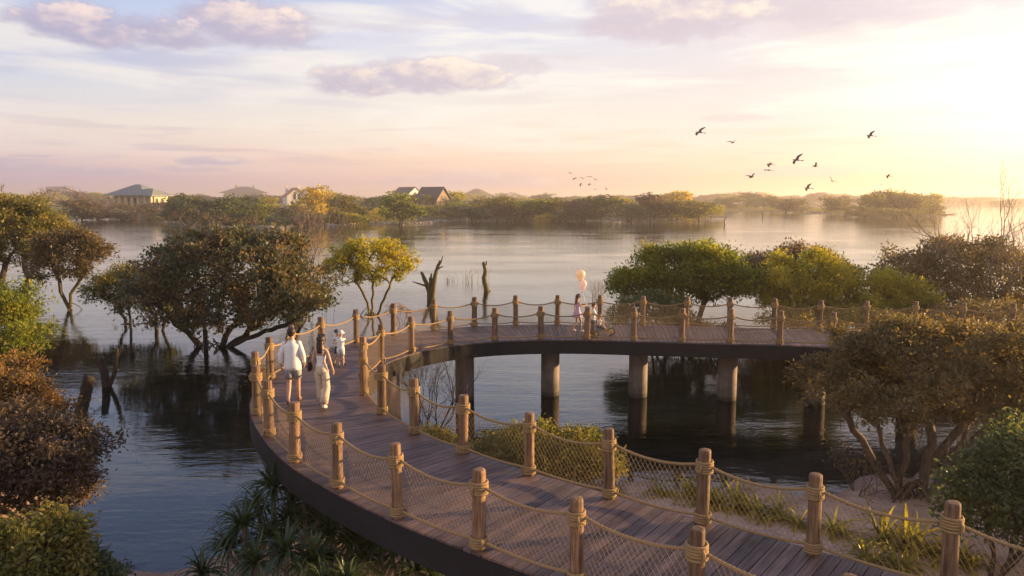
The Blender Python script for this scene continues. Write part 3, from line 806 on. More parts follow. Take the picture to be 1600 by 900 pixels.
bare('bare_shrub', 'small leafless pinkish shrub in the water behind the girl and the boys', 'shrub', at(935, 490), 2.5, 1.0, 24, 4, 6, .035, BARKP)
bare('bare_shrub', 'rusty twiggy shrub in the water beyond the second far railing post', 'shrub', at(628, 506), 1.5, 1.2, 25, 4, 6, .022, BARKD, per=3)
bare('dry_thicket', 'dry brown thicket of twigs on the left side of the foreground tree roots', 'shrub', (*at(1345, 775)[:2], 0), 1.5, 1.25, 27, 5, 6, .022, BARK, up=.2, per=1, leaf='brown')
bare('dry_thicket', 'dry brown thicket of twigs on the right side of the foreground tree roots', 'shrub', (*at(1475, 770)[:2], 0), 1.5, 1.25, 28, 5, 6, .022, BARK, up=.2, per=1, leaf='brown')
# right side behind the far arm
pxtree('mangrove_tree', 'large bright green round-headed tree behind the far arm of the boardwalk', 'tree', (1066, 537), (955, 372, 1178, 482), 8, 'green', BARK, 31, ntr=3, nclump=430, per=80, leafsize=.17, rc=.38, rtrunk=.15, group=G1, gap=.55)
pxtree('mangrove_shrub', 'dark green shrub in front of the bright green tree behind the far railing', 'shrub', (1005, 556), (940, 450, 1090, 540), 6, 'darkgreen', BARKD, 32, ntr=4, nclump=230, per=60, leafsize=.12, rc=.3, rtrunk=.06, gap=.6)
pxtree('mangrove_tree', 'dark purple-brown tree between the bright green tree and the lime one', 'tree', (1235, 512), (1150, 381, 1340, 480), 7, 'plum', BARKD, 33, ntr=3, nclump=330, per=60, leafsize=.18, rc=.42, rtrunk=.15, group=G1)
pxtree('mangrove_tree', 'large lime-green tree leaning over the far railing', 'tree', (1265, 540), (1165, 388, 1362, 520), 7, 'lime', BARK, 34, ntr=3, nclump=380, per=80, leafsize=.14, rc=.34, rtrunk=.12, group=G1)
pxtree('mangrove_tree', 'smaller lime-green tree right of the large lime one', 'tree', (1385, 540), (1325, 414, 1442, 520), 4, 'lime', BARK, 35, ntr=2, nclump=220, per=75, leafsize=.14, rc=.32, rtrunk=.10, group=G1)
pxtree('mangrove_tree', 'large brown tree in golden haze beneath the leafless tree at right', 'tree', (1470, 520), (1335, 366, 1670, 535), 10, 'brown', BARKD, 36, Y=38, ntr=4, nclump=520, per=65, leafsize=.17, rc=.42, rtrunk=.2, group=G1)
pxtree('mangrove_shrub', 'tangled reddish-brown shrub below the far deck left of the foreground tree', 'shrub', (1225, 600), (1170, 535, 1300, 598), 5, 'rust', BARKD, 37, Y=33, ntr=6, nclump=200, per=34, leafsize=.12, rc=.34, rtrunk=.05, gap=.7)
pxtree('mangrove_shrub', 'dark mangrove shrub in the shade beneath the far deck behind the middle columns', 'shrub', (1075, 560), (1000, 505, 1160, 545), 5, 'darkgreen', BARKD, 38, Y=34, ntr=5, nclump=180, per=45, leafsize=.12, rc=.34, rtrunk=.05, gap=.7)
pxtree('mangrove_shrub', 'low brown-olive shrub under the lime trees behind the far railing', 'shrub', (1300, 545), (1200, 470, 1420, 535), 7, 'olive', BARKD, 39, Y=33.5, ntr=6, nclump=260, per=50, leafsize=.12, rc=.3, rtrunk=.05, gap=.7)
pxtree('mangrove_shrub', 'low brown shrub under the big hazy brown tree behind the far railing', 'shrub', (1520, 545), (1420, 465, 1640, 540), 7, 'brown', BARKD, 40, Y=33, ntr=6, nclump=260, per=50, leafsize=.12, rc=.3, rtrunk=.05, gap=.7)
# foreground right
pxtree('mangrove_tree', 'foreground brown-leaved tree with bare twisting trunks at right inside the bend', 'tree', (1425, 782), (1268, 495, 1700, 672), 12, 'brown', BARK, 41, ntr=8, spread=.10, fan=.85, nclump=820, per=46, leafsize=.10, rc=.20, rtrunk=.12, rtip=.007, gap=.25, roots=34, fold=True, z0=.05, step=.25, hang=40, under=-.6)
pxtree('broadleaf_shrub', 'dark green broad-leaved shrub on the bank at the right edge', 'shrub', (1590, 800), (1500, 655, 1720, 870), 7, 'darkgreen', BARKD, 42, Y=12.6, ntr=5, nclump=420, per=34, leafsize=.10, rc=.24, rtrunk=.05, rtip=.006, gap=.8, fold=True, z0=.1, under=-.8)
pxtree('mangrove_tree', 'shaded brown tree behind the foreground tree at the right edge', 'tree', (1560, 690), (1480, 520, 1720, 690), 7, 'brown', BARK, 43, Y=22, ntr=4, nclump=380, per=60, leafsize=.10, rc=.3, rtrunk=.09, gap=.7, under=-.7)
# left foreground shrubs
pxtree('broadleaf_shrub', 'bright green sunlit shrub at the left edge, topmost of the left bank', 'shrub', (20, 600), (-90, 438, 78, 575), 6, 'green', BARKD, 51, Y=24, ntr=4, nclump=330, per=60, leafsize=.11, rc=.28, rtrunk=.06, gap=.8, under=-.8, z0=.2)
pxtree('broadleaf_shrub', 'brown and orange leaved shrub on the left bank under the green one', 'shrub', (20, 720), (-120, 562, 108, 700), 6, 'rust', BARKD, 52, Y=19.5, ntr=4, nclump=320, per=55, leafsize=.10, rc=.27, rtrunk=.06, gap=.8, fold=True, under=-.8, z0=.2)
pxtree('broadleaf_shrub', 'big dark shrub overhanging the water on the left bank', 'shrub', (40, 850), (-160, 632, 180, 840), 9, 'plum', BARKD, 53, Y=15.5, ntr=6, nclump=620, per=50, leafsize=.095, rc=.25, rtrunk=.07, gap=.8, fold=True, under=-.9, z0=.2)
pxtree('broadleaf_shrub', 'sunlit yellow-olive leafy shrub in the bottom left corner', 'shrub', (40, 1000), (-120, 806, 138, 960), 7, 'olive', BARKD, 54, Y=11.0, ntr=5, nclump=330, per=30, leafsize=.10, rc=.20, rtrunk=.04, rtip=.005, gap=.9, fold=True, under=-.9, z0=.25)
pxtree('broadleaf_shrub', 'low dark green shrub at bottom left beside the yellow-green one', 'shrub', (150, 980), (60, 862, 190, 960), 4, 'darkgreen', BARKD, 55, Y=11.6, ntr=4, nclump=120, per=34, leafsize=.10, rc=.2, rtrunk=.03, rtip=.005, gap=.9, fold=True, under=-.9, z0=.1)
# bush inside the bend
pxtree('broadleaf_shrub', 'dense leafy olive bush on the sand just behind the inner railing', 'shrub', (850, 775), (742, 668, 965, 765), 8, 'olive', BARKD, 56, Y=17.2, ntr=6, nclump=420, per=40, leafsize=.105, rc=.22, rtrunk=.03, rtip=.006, gap=.95, fold=True, under=-.9, z0=.08)
pxtree('broadleaf_shrub', 'small leafy bush below the leafless shrub inside the bend', 'shrub', (655, 725), (610, 672, 735, 720), 4, 'olive', BARKD, 57, Y=18.8, ntr=4, nclump=130, per=34, leafsize=.10, rc=.2, rtrunk=.02, rtip=.006, gap=.95, fold=True, under=-.9, z0=.0)
# trees on the bank outside the frame to the right, whose shade falls on the near deck
tree('bank_tree', 'tree on the right bank outside the picture, dappling the near deck', 'tree', (15.5, 11.5, .2), [(0, 0, 3.0, 2.0, 2.0, 1.0), (1.5, 1.0, 3.4, 1.5, 1.6, .9)], [((0, 0, -.3), (0, 0, 1.8))], 170, 40, .14, 'brown', BARK, 62, rtrunk=.15)

# ------------------------------------------------------------------ dead stumps and snags
def snag(name, label, base, limbs, mat=BARKO, seed=0, cat='dead tree', group='dead stumps in the lake'):
    rng = np.random.default_rng(seed); mb = MB()
    for pts, r0, r1 in limbs:
        P = np.array(pts, float); k = 6
        S = []
        for i in range(len(P) - 1):
            a, b, c, d = P[max(i - 1, 0)], P[i], P[i + 1], P[min(i + 2, len(P) - 1)]
            for t in np.arange(k) / k: S.append(.5 * (2 * b + (c - a) * t + (2 * a - 5 * b + 4 * c - d) * t * t + (3 * b - a - 3 * c + d) * t ** 3))
        S.append(P[-1]); S = np.array(S) + rng.normal(0, r1 * .07, (len(S), 3)); m = len(S)
        rr = np.linspace(r0, r1, m) * (1 + rng.normal(0, .05, m)); rr[0] *= 1.3; rr[-1] *= .8
        mb.tube(S, rr, 9)
    o = mb.build(name, mat, None, True, base); return tag(o, label, cat, group)
b = at(672, 466)
snag('dead_stump', 'gnarled dead tree with upright broken limbs in open water beyond the boardwalk', b, [
 ([(0, 0, -.4), (-.05, 0, .5), (-.35, 0, 1.3), (-.6, .1, 1.9)], .24, .10), ([(.1, 0, -.4), (.25, 0, .8), (.45, .1, 1.9), (.75, .1, 2.7)], .24, .08),
 ([(.05, .1, 0), (.05, .1, .9), (0, 0, 1.5)], .18, .07), ([(.5, .1, 2.0), (.75, .1, 2.2), (.95, .2, 2.25)], .07, .04), ([(-.3, 0, .9), (-.8, 0, 1.05), (-1.25, .1, 1.2)], .08, .03), ([(.62, .1, 2.3), (.82, 0, 2.6), (.95, 0, 3.05)], .07, .03), ([(.3, 0, 1.1), (.1, 0, 1.5), (.12, 0, 1.8)], .09, .05)], seed=1)
b = at(761, 455)
snag('dead_stump', 'single twisted dead trunk standing alone in the middle of the lake', b, [
 ([(.05, 0, -.4), (-.1, 0, .4), (-.22, 0, 1.0), (-.12, 0, 1.5), (-.28, 0, 2.25)], .22, .12), ([(-.25, 0, 1.9), (-.05, 0, 2.1), (-.05, 0, 2.35)], .08, .04), ([(.0, 0, 0), (.25, .1, .05)], .12, .06)], seed=2)
b = at(166, 604)
snag('dead_stump', 'forked dead stump with bare twigs in the water on the left', b, [
 ([(0, 0, -.4), (-.03, 0, .4), (-.15, 0, 1.15)], .16, .12), ([(.08, 0, 0), (.35, 0, .55), (.48, .05, 1.45)], .10, .06),
 ([(-.1, 0, .7), (-.5, 0, 1.0), (-.85, .1, 1.3)], .035, .012), ([(-.45, 0, .97), (-.7, 0, .85), (-.95, 0, .9)], .025, .01), ([(.42, 0, 1.0), (.55, .1, 1.35), (.5, .1, 1.8)], .03, .01), ([(-.1, 0, 1.0), (.2, 0, 1.2), (.25, 0, 1.3)], .03, .015)], mat=BARKD, seed=3)
b = at(128, 650)
snag('dead_stump', 'leaning cut-off log rising from the water by the dark left shrub', b, [([(-.1, 0, -.4), (0, 0, .2), (.18, 0, .8), (.32, 0, 1.35)], .21, .17)], mat=BARKD, seed=4)
snag('dead_stump', 'thin crooked snag in far water in front of the wooded islands', at(1133, 352), [([(0, 0, -.3), (-.3, 0, 1.2), (.2, 0, 2.0), (.1, 0, 3.0)], .18, .06), ([(0, 0, 1.4), (-.7, 0, 2.3)], .08, .04)], seed=5)
snag('dead_stump', 'short upright snag in far water left of the islands', at(1191, 341), [([(0, 0, -.3), (.05, 0, 1.2), (0, 0, 2.4)], .2, .12)], seed=6)
for i, (px, py, lb) in enumerate(((716, 440, 'sparse dry reed tuft in the lake left of the lone twisted trunk'), (742, 442, 'taller dry reed tuft in the lake just beside the lone twisted trunk'), (210, 512, 'flat dark driftwood twigs floating behind the left stumps'))):
    rng = np.random.default_rng(90 + i); mb = MB(); B = at(px, py)
    for k in range(16):
        x, y = rng.uniform(-1.3, 1.3), rng.uniform(-.3, .3); h = rng.uniform(.2, 1.1) * (1.3 if i == 1 else .7)
        if i == 2: h *= .25
        mb.tube([(x, y, -.2), (x + rng.uniform(-.1, .1), y, h * .5), (x + rng.uniform(-.4, .4), y, h)], [.016, .013, .006], 4, cap=False)
    tag(mb.build('reed_tuft', BARKP if i < 2 else BARKD, None, True, B), lb, 'reeds', 'dry tufts in the lake')

# ------------------------------------------------------------------ pandanus and strap grass
def blades(rng, heads, nb, length, width, droop, mb):
    for (hx, hy, hz_, sc) in heads:
        a = rng.random(nb) * 6.283; up = rng.uniform(.05, 1.35, nb); L = length * sc * rng.uniform(.65, 1.15, nb); k = 6
        t = np.linspace(0, 1, k)
        out = np.stack([np.cos(a), np.sin(a)], 1); dr = droop * rng.uniform(.6, 1.4, nb) * (1.25 - .55 * up)
        r = L[:, None] * np.cos(up)[:, None] * t[None] ; z = L[:, None] * (np.sin(up)[:, None] * t[None] - dr[:, None] * t[None] ** 2.2)
        C = np.stack([hx + out[:, :1] * r, hy + out[:, 1:] * r, hz_ + z], -1)
        s = np.stack([-out[:, 1], out[:, 0], np.zeros(nb)], 1)[:, None] * (width * sc * np.array([.6, 1, .95, .75, .45, .05]) / 2)[None, :, None]
        mid_ = C + np.array([0, 0, -.18 * width])
        V = np.stack([C - s, mid_, C + s], 2).reshape(-1, 3)
        i = np.arange(nb)[:, None, None] * (k * 3) + np.arange(k - 1)[None, :, None] * 3 + np.arange(2)[None, None, :]
        f = np.stack([i, i + 1, i + 4, i + 3], -1).reshape(-1, 4)
        mb.add(V, f)
def pandanus(px, py, z, hs, seed, label, Y=None, nb=70, leaf='pandan', ln=.78, wd=.050, dr=.75, group='pandanus plants on the near bank', name='pandanus_plant', cat='plant', stems=True):
    rng = np.random.default_rng(seed); B = at(px, py, z); gz = hz(B[0], B[1]); gz = max(gz, -.1)
    root = empty(name, (B[0], B[1], gz), 0, label, cat, group); heads = []; st = MB()
    for (dx, dy, h, sc) in hs:
        heads.append((dx, dy, h, sc))
        if stems: st.tube([(dx * .2, dy * .2, -.1), (dx * .35, dy * .4, h * .35), (dx * .9, dy * .9, h * .7), (dx, dy, h)], [.055, .045, .038, .045], 7)
    if stems: st.build('stem', BARKP, root)
    mb = MB(); blades(rng, heads, nb, ln, wd, dr, mb); mb.build('foliage', LM[leaf], root, smooth=True)
    return root
pl = [(432,880,[(0,0,1.5,1.15),(-.35,.1,1.1,1),(.3,-.1,.9,.9)],'tall pale-stemmed pandanus with rosettes overlapping the lowest curve of the beam'),
 (478,850,[(0,0,1.35,1.2),(.4,.1,1.0,1),(-.3,.2,.85,.9)],'topmost pandanus, its rosette reaching up against the dark beam'),
 (385,905,[(0,0,1.0,1.1),(-.3,0,.6,.9),(.35,.1,.7,.9)],'pandanus on the left side of the clump, its blades over the water'),
 (450,960,[(0,0,.9,1.15),(.45,0,.75,1),(-.5,0,.7,1)],'broad pandanus in the front row at the bottom edge'),
 (520,930,[(0,0,.95,1.1),(.3,.2,.7,1),(-.2,-.2,.5,.9)],'pandanus in the middle of the clump with a leaning pale trunk'),
 (560,890,[(0,0,.8,.95),(.3,0,.5,.8)],'dark pandanus below the beam right of the topmost rosette'),
 (600,925,[(0,0,.75,1),(.35,.1,.5,.9),(-.3,0,.45,.8)],'pandanus with brownish blades near the right end of the clump'),
 (318,925,[(0,0,.30,.85)],'small lone pandanus rosette at the water edge, leftmost of all'),
 (652,960,[(0,0,.55,.95),(.3,0,.35,.8)],'low pandanus at the bottom edge under the beam, beside bare sand'),
 (735,985,[(0,0,.45,.9)],'single low rosette at the bottom edge right of the bare sand patch'),
 (805,1000,[(0,0,.5,.9)],'rightmost single rosette at the bottom edge under the near posts'),
 (545,985,[(0,0,.6,1),(-.4,.1,.5,.9)],'dark pandanus cut by the bottom edge of the picture')]
for i, (px, py, hs, lb) in enumerate(pl): pandanus(px, py, 0.1, hs, 200 + i, lb)
gr = [(1110,792,.50,'tall strap-leaved tuft directly right of the middle inner railing post'),(1150,800,.42,'olive strap grass tuft second from that post'),(1185,812,.36,'golden strap grass tuft in the middle of the sunny row'),
 (1215,822,.32,'short golden tuft low behind the netting'),(1245,838,.28,'small tuft just left of the thick inner post on sand'),(1300,850,.30,'small isolated tuft right of the thick inner post'),
 (1375,868,.46,'strap grass tuft left side of the right-hand clump'),(1415,872,.50,'tallest strap grass tuft of the right-hand clump'),(1455,885,.42,'strap grass tuft just left of the last inner post'),
 (1500,900,.34,'dark tuft beside the last inner post'),(1350,895,.30,'low tuft at the foot of the rail in front of the right-hand clump'),(1075,775,.34,'tuft half hidden behind the middle inner post'),
 (1030,772,.26,'small dark tuft on pale sand at the water line'),(1400,905,.34,'broad low tuft touching the railing rope'),(955,770,.2,'tiny tuft beside the olive bush behind the inner rail')]
for i, (px, py, h, lb) in enumerate(gr):
    pandanus(px, py, .1, [(0, 0, .05, h * 2.3), (.16, -.1, .03, h * 1.6)], 300 + i, lb, nb=30, leaf='grass', ln=1.35, wd=.062, dr=.85, group='strap grass tufts on the sand', name='strap_grass_tuft', cat='grass tuft', stems=False)

# dry twigs and fallen leaves on the near sand (uncountable)
def litter():
    rng = np.random.default_rng(8); n = 2600
    X = rng.uniform(-6, 13, n); Y = rng.uniform(8, 19, n); Z = height(np.c_[X, Y]); ok = (Z > .02)
    C = np.c_[X, Y, Z + .012][ok]
    leaves(rng, C, 1, .01, .055).build('fallen_leaves', LM['rust'], None, smooth=False)
    tag(bpy.data.objects['fallen_leaves'], 'fallen brown leaves scattered on the near sand', 'leaves', kind='stuff')
litter()

# ------------------------------------------------------------------ far shore
def far_proto(seed, kind):
    rng = np.random.default_rng(seed); bl = []
    if kind == 'bare': A = clump_pts(rng, [(0, 0, .62, .45, .45, .36)], 110, .9)
    elif kind == 'bush':
        bl = [(rng.uniform(-.3, .3), rng.uniform(-.3, .3), rng.uniform(.3, .55), rng.uniform(.22, .34), rng.uniform(.22, .34), rng.uniform(.22, .38)) for _ in range(6)]
        A = clump_pts(rng, bl, 150, .9, -.9)
    else:
        for _ in range(7):
            a = rng.random() * 6.28; R = rng.uniform(.1, .32)
            bl.append((R * math.cos(a), R * math.sin(a), rng.uniform(.24, .76), rng.uniform(.20, .30), rng.uniform(.20, .30), rng.uniform(.15, .24)))
        A = clump_pts(rng, bl, 210, .55, -.9)
    P, par, tips = grow(rng, A, [((0, 0, -.03), (rng.uniform(-.05, .05), 0, .20 if kind != 'bush' else .12))] + ([((.06, 0, -.03), (.16, .05, .26))] if seed % 2 else []), .10, .1)
    tr = skeleton_mesh(P, par, tips, .0042 if kind == 'bare' else .0025, .018, sides=5).mesh('trunk')
    cr = leaves(rng, A, 16 if kind != 'bare' else 5, .085, .052 if kind != 'bare' else .022, wr=.75).mesh('crown')
    return tr, cr
PROTO = {k: [far_proto(500 + i * 7 + j, k) for j in range(n)] for i, (k, n) in enumerate((('tree', 5), ('bush', 3), ('bare', 2)))}
CACHE = {}
def far_tree(px, base, top, width, leaf, kind, label, group, rng, name='far_tree', cat='tree'):
    tr, cr = PROTO[kind][rng.integers(len(PROTO[kind]))]
    key = (cr.name, leaf)
    if key not in CACHE:
        a, b_ = tr.copy(), cr.copy(); a.materials.append(BARKD if kind != 'bare' else BARK); b_.materials.append(LM[leaf]); CACHE[key] = (a, b_)
    a, b_ = CACHE[key]; B = at(px, base, .0); D = B[1]; z = hz(B[0], B[1]); z = min(max(z, -.3), 1.5)
    h = (base - top) / FPX * D * (1.06 if top < 301 else rng.uniform(.84, 1.22)); w = width / FPX * D * 1.28
    o = empty(name, (B[0], B[1], z), rng.uniform(0, 6.28), label, cat, group); o.scale = (w, w, h)
    for nm, me in (('trunk', a), ('crown', b_)):
        c = bpy.data.objects.new(nm, me); COL.objects.link(c); c.parent = o
FT = [(40,346,312,70,'olive','bush'),(95,343,301,75,'rust','bare'),(128,344,303,70,'brown','tree'),(158,343,306,66,'rust','bare'),(195,343,309,90,'brown','bush'),(240,338,310,60,'brown','tree'),(270,336,308,50,'olive','tree'),
 (288,351,308,62,'darkgreen','tree'),(322,355,305,70,'darkgreen','tree'),(352,354,310,62,'darkgreen','bush'),(388,348,311,55,'darkgreen','tree'),(300,357,326,52,'rust','bare'),(345,358,328,42,'rust','bare'),(384,358,332,36,'rust','bare'),(402,352,316,42,'green','tree'),(420,340,313,40,'lime','tree'),(445,345,320,42,'olive','bush'),(470,354,325,44,'rust','bare'),
 (490,348,294,62,'yellow','tree'),(517,342,304,56,'olive','tree'),(543,350,304,60,'olive','tree'),(553,351,330,34,'lime','bush'),(580,342,312,48,'darkgreen','bush'),(602,340,303,56,'darkgreen','tree'),(627,352,298,66,'green','tree'),(655,337,300,42,'olive','tree'),(700,336,300,44,'lime','tree'),(680,342,322,40,'olive','bush'),
 (716,343,318,44,'darkgreen','bush'),(742,345,317,52,'darkgreen','tree'),(776,343,307,62,'olive','tree'),(803,344,315,50,'brown','bush'),(832,344,310,66,'green','tree'),(850,346,326,30,'yellow','bush'),(860,344,303,56,'olive','tree'),(884,346,318,46,'darkgreen','bush'),(908,346,311,50,'plum','tree'),(940,345,299,62,'darkgreen','tree'),(966,341,304,44,'lime','tree'),(988,346,311,50,'darkgreen','bush'),
 (1020,346,306,66,'plum','tree'),(1047,338,299,44,'yellow','tree'),(1090,346,305,62,'olive','tree'),(1068,344,318,44,'lime','bush'),(1110,342,312,36,'lime','tree'),
 (1142,328,304,38,'olive','tree'),(1165,327,302,38,'brown','tree'),(1182,328,308,28,'darkgreen','bush'),(1207,330,309,34,'olive','tree'),(1230,332,308,42,'plum','tree'),(1252,331,312,26,'olive','bush'),
 (1286,333,304,50,'olive','tree'),(1312,333,303,38,'brown','tree'),(1346,337,302,54,'olive','tree'),(1372,338,298,54,'lime','tree'),(1398,338,296,60,'brown','tree'),(1424,338,303,50,'olive','tree'),(1444,336,300,42,'lime','tree'),(1463,337,313,34,'olive','bush'),(1402,340,320,60,'olive','bush'),(1350,339,322,44,'olive','bush')]
_r = random.Random(31)
for _k in range(46):
    _x = 268 + _k * 18.6 + _r.uniform(-6, 6); _b = float(np.interp(_x, [262, 330, 440, 520, 600, 700, 760, 840, 1000, 1110], [350, 355, 356, 352, 349, 344, 341, 344, 346, 344])) - _r.uniform(.5, 5)
    FT.append((_x, _b, _b - _r.uniform(14, 27), _r.uniform(24, 42), _r.choice(['olive', 'darkgreen', 'lime', 'green', 'brown', 'yellow', 'lime', 'darkgreen']), 'bush'))
CN = {'brown': 'brown', 'rust': 'rust-coloured', 'darkgreen': 'dark green', 'green': 'fresh green', 'lime': 'lime-green', 'yellow': 'golden-yellow', 'olive': 'olive', 'plum': 'purplish-brown'}
LMK = [(75, 'left edge'), (215, 'green-roofed pavilion'), (380, 'hazy villa'), (466, 'white cottage'), (636, 'low pale roof'), (680, 'dark-roofed hall'), (1130, 'main shore end'), (1190, 'first small island'), (1262, 'island gap'), (1322, 'third island'), (1478, 'large island tip')]
ORD = ['', 'second ', 'third ', 'fourth ', 'fifth ', 'sixth ', 'seventh ', 'eighth ', 'ninth ', 'tenth ', 'eleventh ', 'twelfth ', 'thirteenth ', 'fourteenth ', 'fifteenth ', 'sixteenth ', 'seventeenth ', 'eighteenth ', 'nineteenth ', 'twentieth ']
def far_labels(items, where):
    cnt = {}; res = {}
    for i in sorted(range(len(items)), key=lambda k: items[k][0]):
        px, base, top, w, leaf, kind = items[i]
        lm = max([l for l in LMK if l[0] <= px] or [LMK[0]], key=lambda l: l[0])[1]
        kd = {'tree': 'round tree', 'bush': 'low bush', 'bare': 'bare twiggy tree'}[kind]
        key = (leaf, kind, lm); k = cnt.get(key, 0); cnt[key] = k + 1
        res[i] = '%s%s %s %s right of the %s' % (ORD[k], CN[leaf], kd, where, lm)
    return res
rngf = np.random.default_rng(99)
lb = far_labels(FT, 'on the far waterline')
for i, t in enumerate(FT): far_tree(*t, lb[i], 'trees and bushes along the far waterline', rngf, 'shore_tree' if t[5] != 'bush' else 'shore_bush', 'tree' if t[5] != 'bush' else 'shrub')
BT = []; x = -20
while x < 1640:
    w = rngf.uniform(26, 54); d = rngf.uniform(318.5, 325) if x < 1120 else rngf.uniform(317.5, 321.5)
    tp = rngf.uniform(300, 308) if x < 1450 else rngf.uniform(306, 311)
    if 560 < x < 660 or 720 < x < 780 or 170 < x < 270 or 335 < x < 430 or 440<x<500 : tp = rngf.uniform(305, 310)
    BT.append((x, d, tp, w, ['olive', 'brown', 'darkgreen', 'olive', 'plum', 'lime'][rngf.integers(6)], ['tree', 'tree', 'bush'][rngf.integers(3)])); x += w * .42
lb = far_labels(BT, 'in the hazy back row')
for i, t in enumerate(BT): far_tree(*t, lb[i], 'hazy trees behind the far waterline', rngf, 'distant_tree' if t[5] != 'bush' else 'distant_bush', 'tree' if t[5] != 'bush' else 'shrub')
def undergrowth():
    rng = np.random.default_rng(12); pts = []
    for P in FARW[:6]:
        P = np.array(P); lo, hi = P.min(0), P.max(0); lo[0] = max(lo[0], -420); hi[0] = min(hi[0], 420)
        n = int(min(2600, (hi - lo).prod() / 14)); q = rng.uniform(lo, hi, (n, 2)); q = q[sdist(q, P) > 1.0]; pts.append(q)
    q = np.concatenate(pts); z = height(q); q, z = q[z > .12], z[z > .12]
    s = rng.uniform(.3, 1.3, len(q)); C = np.c_[q, z + s * .35]
    mb = MB()
    for k in range(3): leaves(rng, C + rng.normal(0, .5, C.shape) * [1, 1, .3], 10, 1.1, .55, wr=.8, mb=mb)
    return mb
o = undergrowth().build('undergrowth', LM['olive'], None, smooth=False); tag(o, 'low scrub covering the far shores', 'scrub', kind='stuff')

# rocks and dry wood strewn at the far waterline
def rocks():
    rng = np.random.default_rng(4); mb = MB()
    for P, (i0, i1), n in ((FARW[1], (0, 15), 150), (FARW[0], (1, 5), 40), (FARW[5], (0, 3), 30), (FARW[4], (0, 2), 12)):
        for _ in range(n):
            i = rng.integers(i0, i1 - 1); t = rng.random(); p = P[i] * (1 - t) + P[i + 1] * t; r = rng.uniform(.25, .8)
            mb.ball((p[0], p[1] + rng.uniform(0, 4), rng.uniform(0, .25)), (r * rng.uniform(1, 2), r, r * .6), 6, 4)
    return mb
o = rocks().build('shore_rocks', simple('pale_rock', (.30, .24, .19), .9, .3, .8), None, smooth=False); tag(o, 'pale stones strewn along the far waterline', 'stones', kind='stuff')

# ------------------------------------------------------------------ far buildings
WHITE = simple('white_render', (.72,.66,.58), .8, .08, .5); CREAM = simple('cream_render', (.62,.50,.30), .8, .1, .5)
SLATE = simple('slate_roof', (.085,.070,.068), .6, .25, 1.2); GROOF = simple('green_metal_roof', (.20,.215,.19), .5, .12, .6)
TILE = simple('terracotta_roof', (.42,.22,.13), .7, .2, 1.5); BRICK = simple('orange_brick', (.28,.185,.12), .8, .2, 2.0)
GLASS = simple('dark_window', (.03,.035,.045), .15, .1, 2, .5); STONE = simple('castle_stone', (.15,.13,.14), .85, .15, .5)
def hip(mb, cx, cy, lx, ly, ze, zr, ridge, th=.25):
    v = [(cx - lx, cy - ly, ze), (cx + lx, cy - ly, ze), (cx + lx, cy + ly, ze), (cx - lx, cy + ly, ze), (cx - ridge, cy, zr), (cx + ridge, cy, zr)]
    v += [(a, b, c - th) for a, b, c in v[:4]]
    return mb.add(v, [(0, 1, 5, 4), (1, 2, 5), (2, 3, 4, 5), (3, 0, 4), (6, 7, 1, 0), (7, 8, 2, 1), (8, 9, 3, 2), (9, 6, 0, 3), (9, 8, 7, 6)])
def gable(mbr, mbw, cx, cy, lx, ly, z0, ze, zr, ov=.5, th=.3):
    """ridge along local y; gable ends at +-ly"""
    mbw.add([(cx - lx, cy - ly, z0), (cx + lx, cy - ly, z0), (cx + lx, cy - ly, ze), (cx, cy - ly, zr - th), (cx - lx, cy - ly, ze),
             (cx - lx, cy + ly, z0), (cx + lx, cy + ly, z0), (cx + lx, cy + ly, ze), (cx, cy + ly, zr - th), (cx - lx, cy + ly, ze)],
            [(0, 1, 2, 3, 4), (9, 8, 7, 6, 5), (1, 6, 7, 2), (0, 4, 9, 5), (2, 7, 8, 3), (3, 8, 9, 4)])
    sl = (zr - ze) / lx; X, Yy = lx + ov, ly + ov; zo = ze - sl * ov
    for s in (-1, 1):
        mbr.add([(cx + s * X, cy - Yy, zo + .02), (cx, cy - Yy, zr + .02), (cx, cy + Yy, zr + .02), (cx + s * X, cy + Yy, zo + .02),
                 (cx + s * X, cy - Yy, zo - th + .05), (cx, cy - Yy, zr - th + .05), (cx, cy + Yy, zr - th + .05), (cx + s * X, cy + Yy, zo - th + .05)],
                [(0, 1, 2, 3), (7, 6, 5, 4), (0, 4, 5, 1), (2, 6, 7, 3), (0, 3, 7, 4)])
def win(root, x, y, z, w, h, d=(0, -1), frame=WHITE):
    f = MB(); g = MB()
    if d[1]:
        f.box((x, y + d[1] * .05, z), (w + .3, .1, h + .3)); g.box((x, y + d[1] * .08, z), (w, .1, h))
    else:
        f.box((x + d[0] * .05, y, z), (.1, w + .3, h + .3)); g.box((x + d[0] * .08, y, z), (.1, w, h))
    fo = f.build('window', frame, root, False); g.build('pane', GLASS, fo, False)
# pavilion with green hipped roof
B = atY(222, 330, 330); r_ = empty('pavilion', (B[0], B[1], .8), -.35, 'cream lakeside pavilion under a large green hipped roof, left on the far shore', 'building')
mb = MB(); hip(mb, -1.5, 0, 11.5, 8.5, 8.2, 12.9, 1.5); mb.build('roof', GROOF, r_, False)
mb = MB(); hip(mb, 8.0, -3, 6.2, 5.0, 7.9, 10.9, 2.2); mb.build('wing_roof', GROOF, r_, False)
mb = MB(); mb.box((-1.5, 1.5, 3.8), (18, 12, 8.2)); mb.build('wall', CREAM, r_, False)
mb = MB(); mb.box((8.5, -2, 3.6), (8.5, 6.5, 8.0)); mb.build('wing_wall', CREAM, r_, False)
for x in np.linspace(-11.6, 12.6, 8):
    m2 = MB(); m2.box((x, -6.9, 3.6), (.8, .8, 8.2)); m2.build('pillar', CREAM, r_, False)
for x in (-7, -3, 1, 5.5): win(r_, x, -4.5, 4.8, 2.0, 4.4)
for y in (-4, -1): win(r_, 12.75, y, 4.8, 1.4, 4, (1, 0))
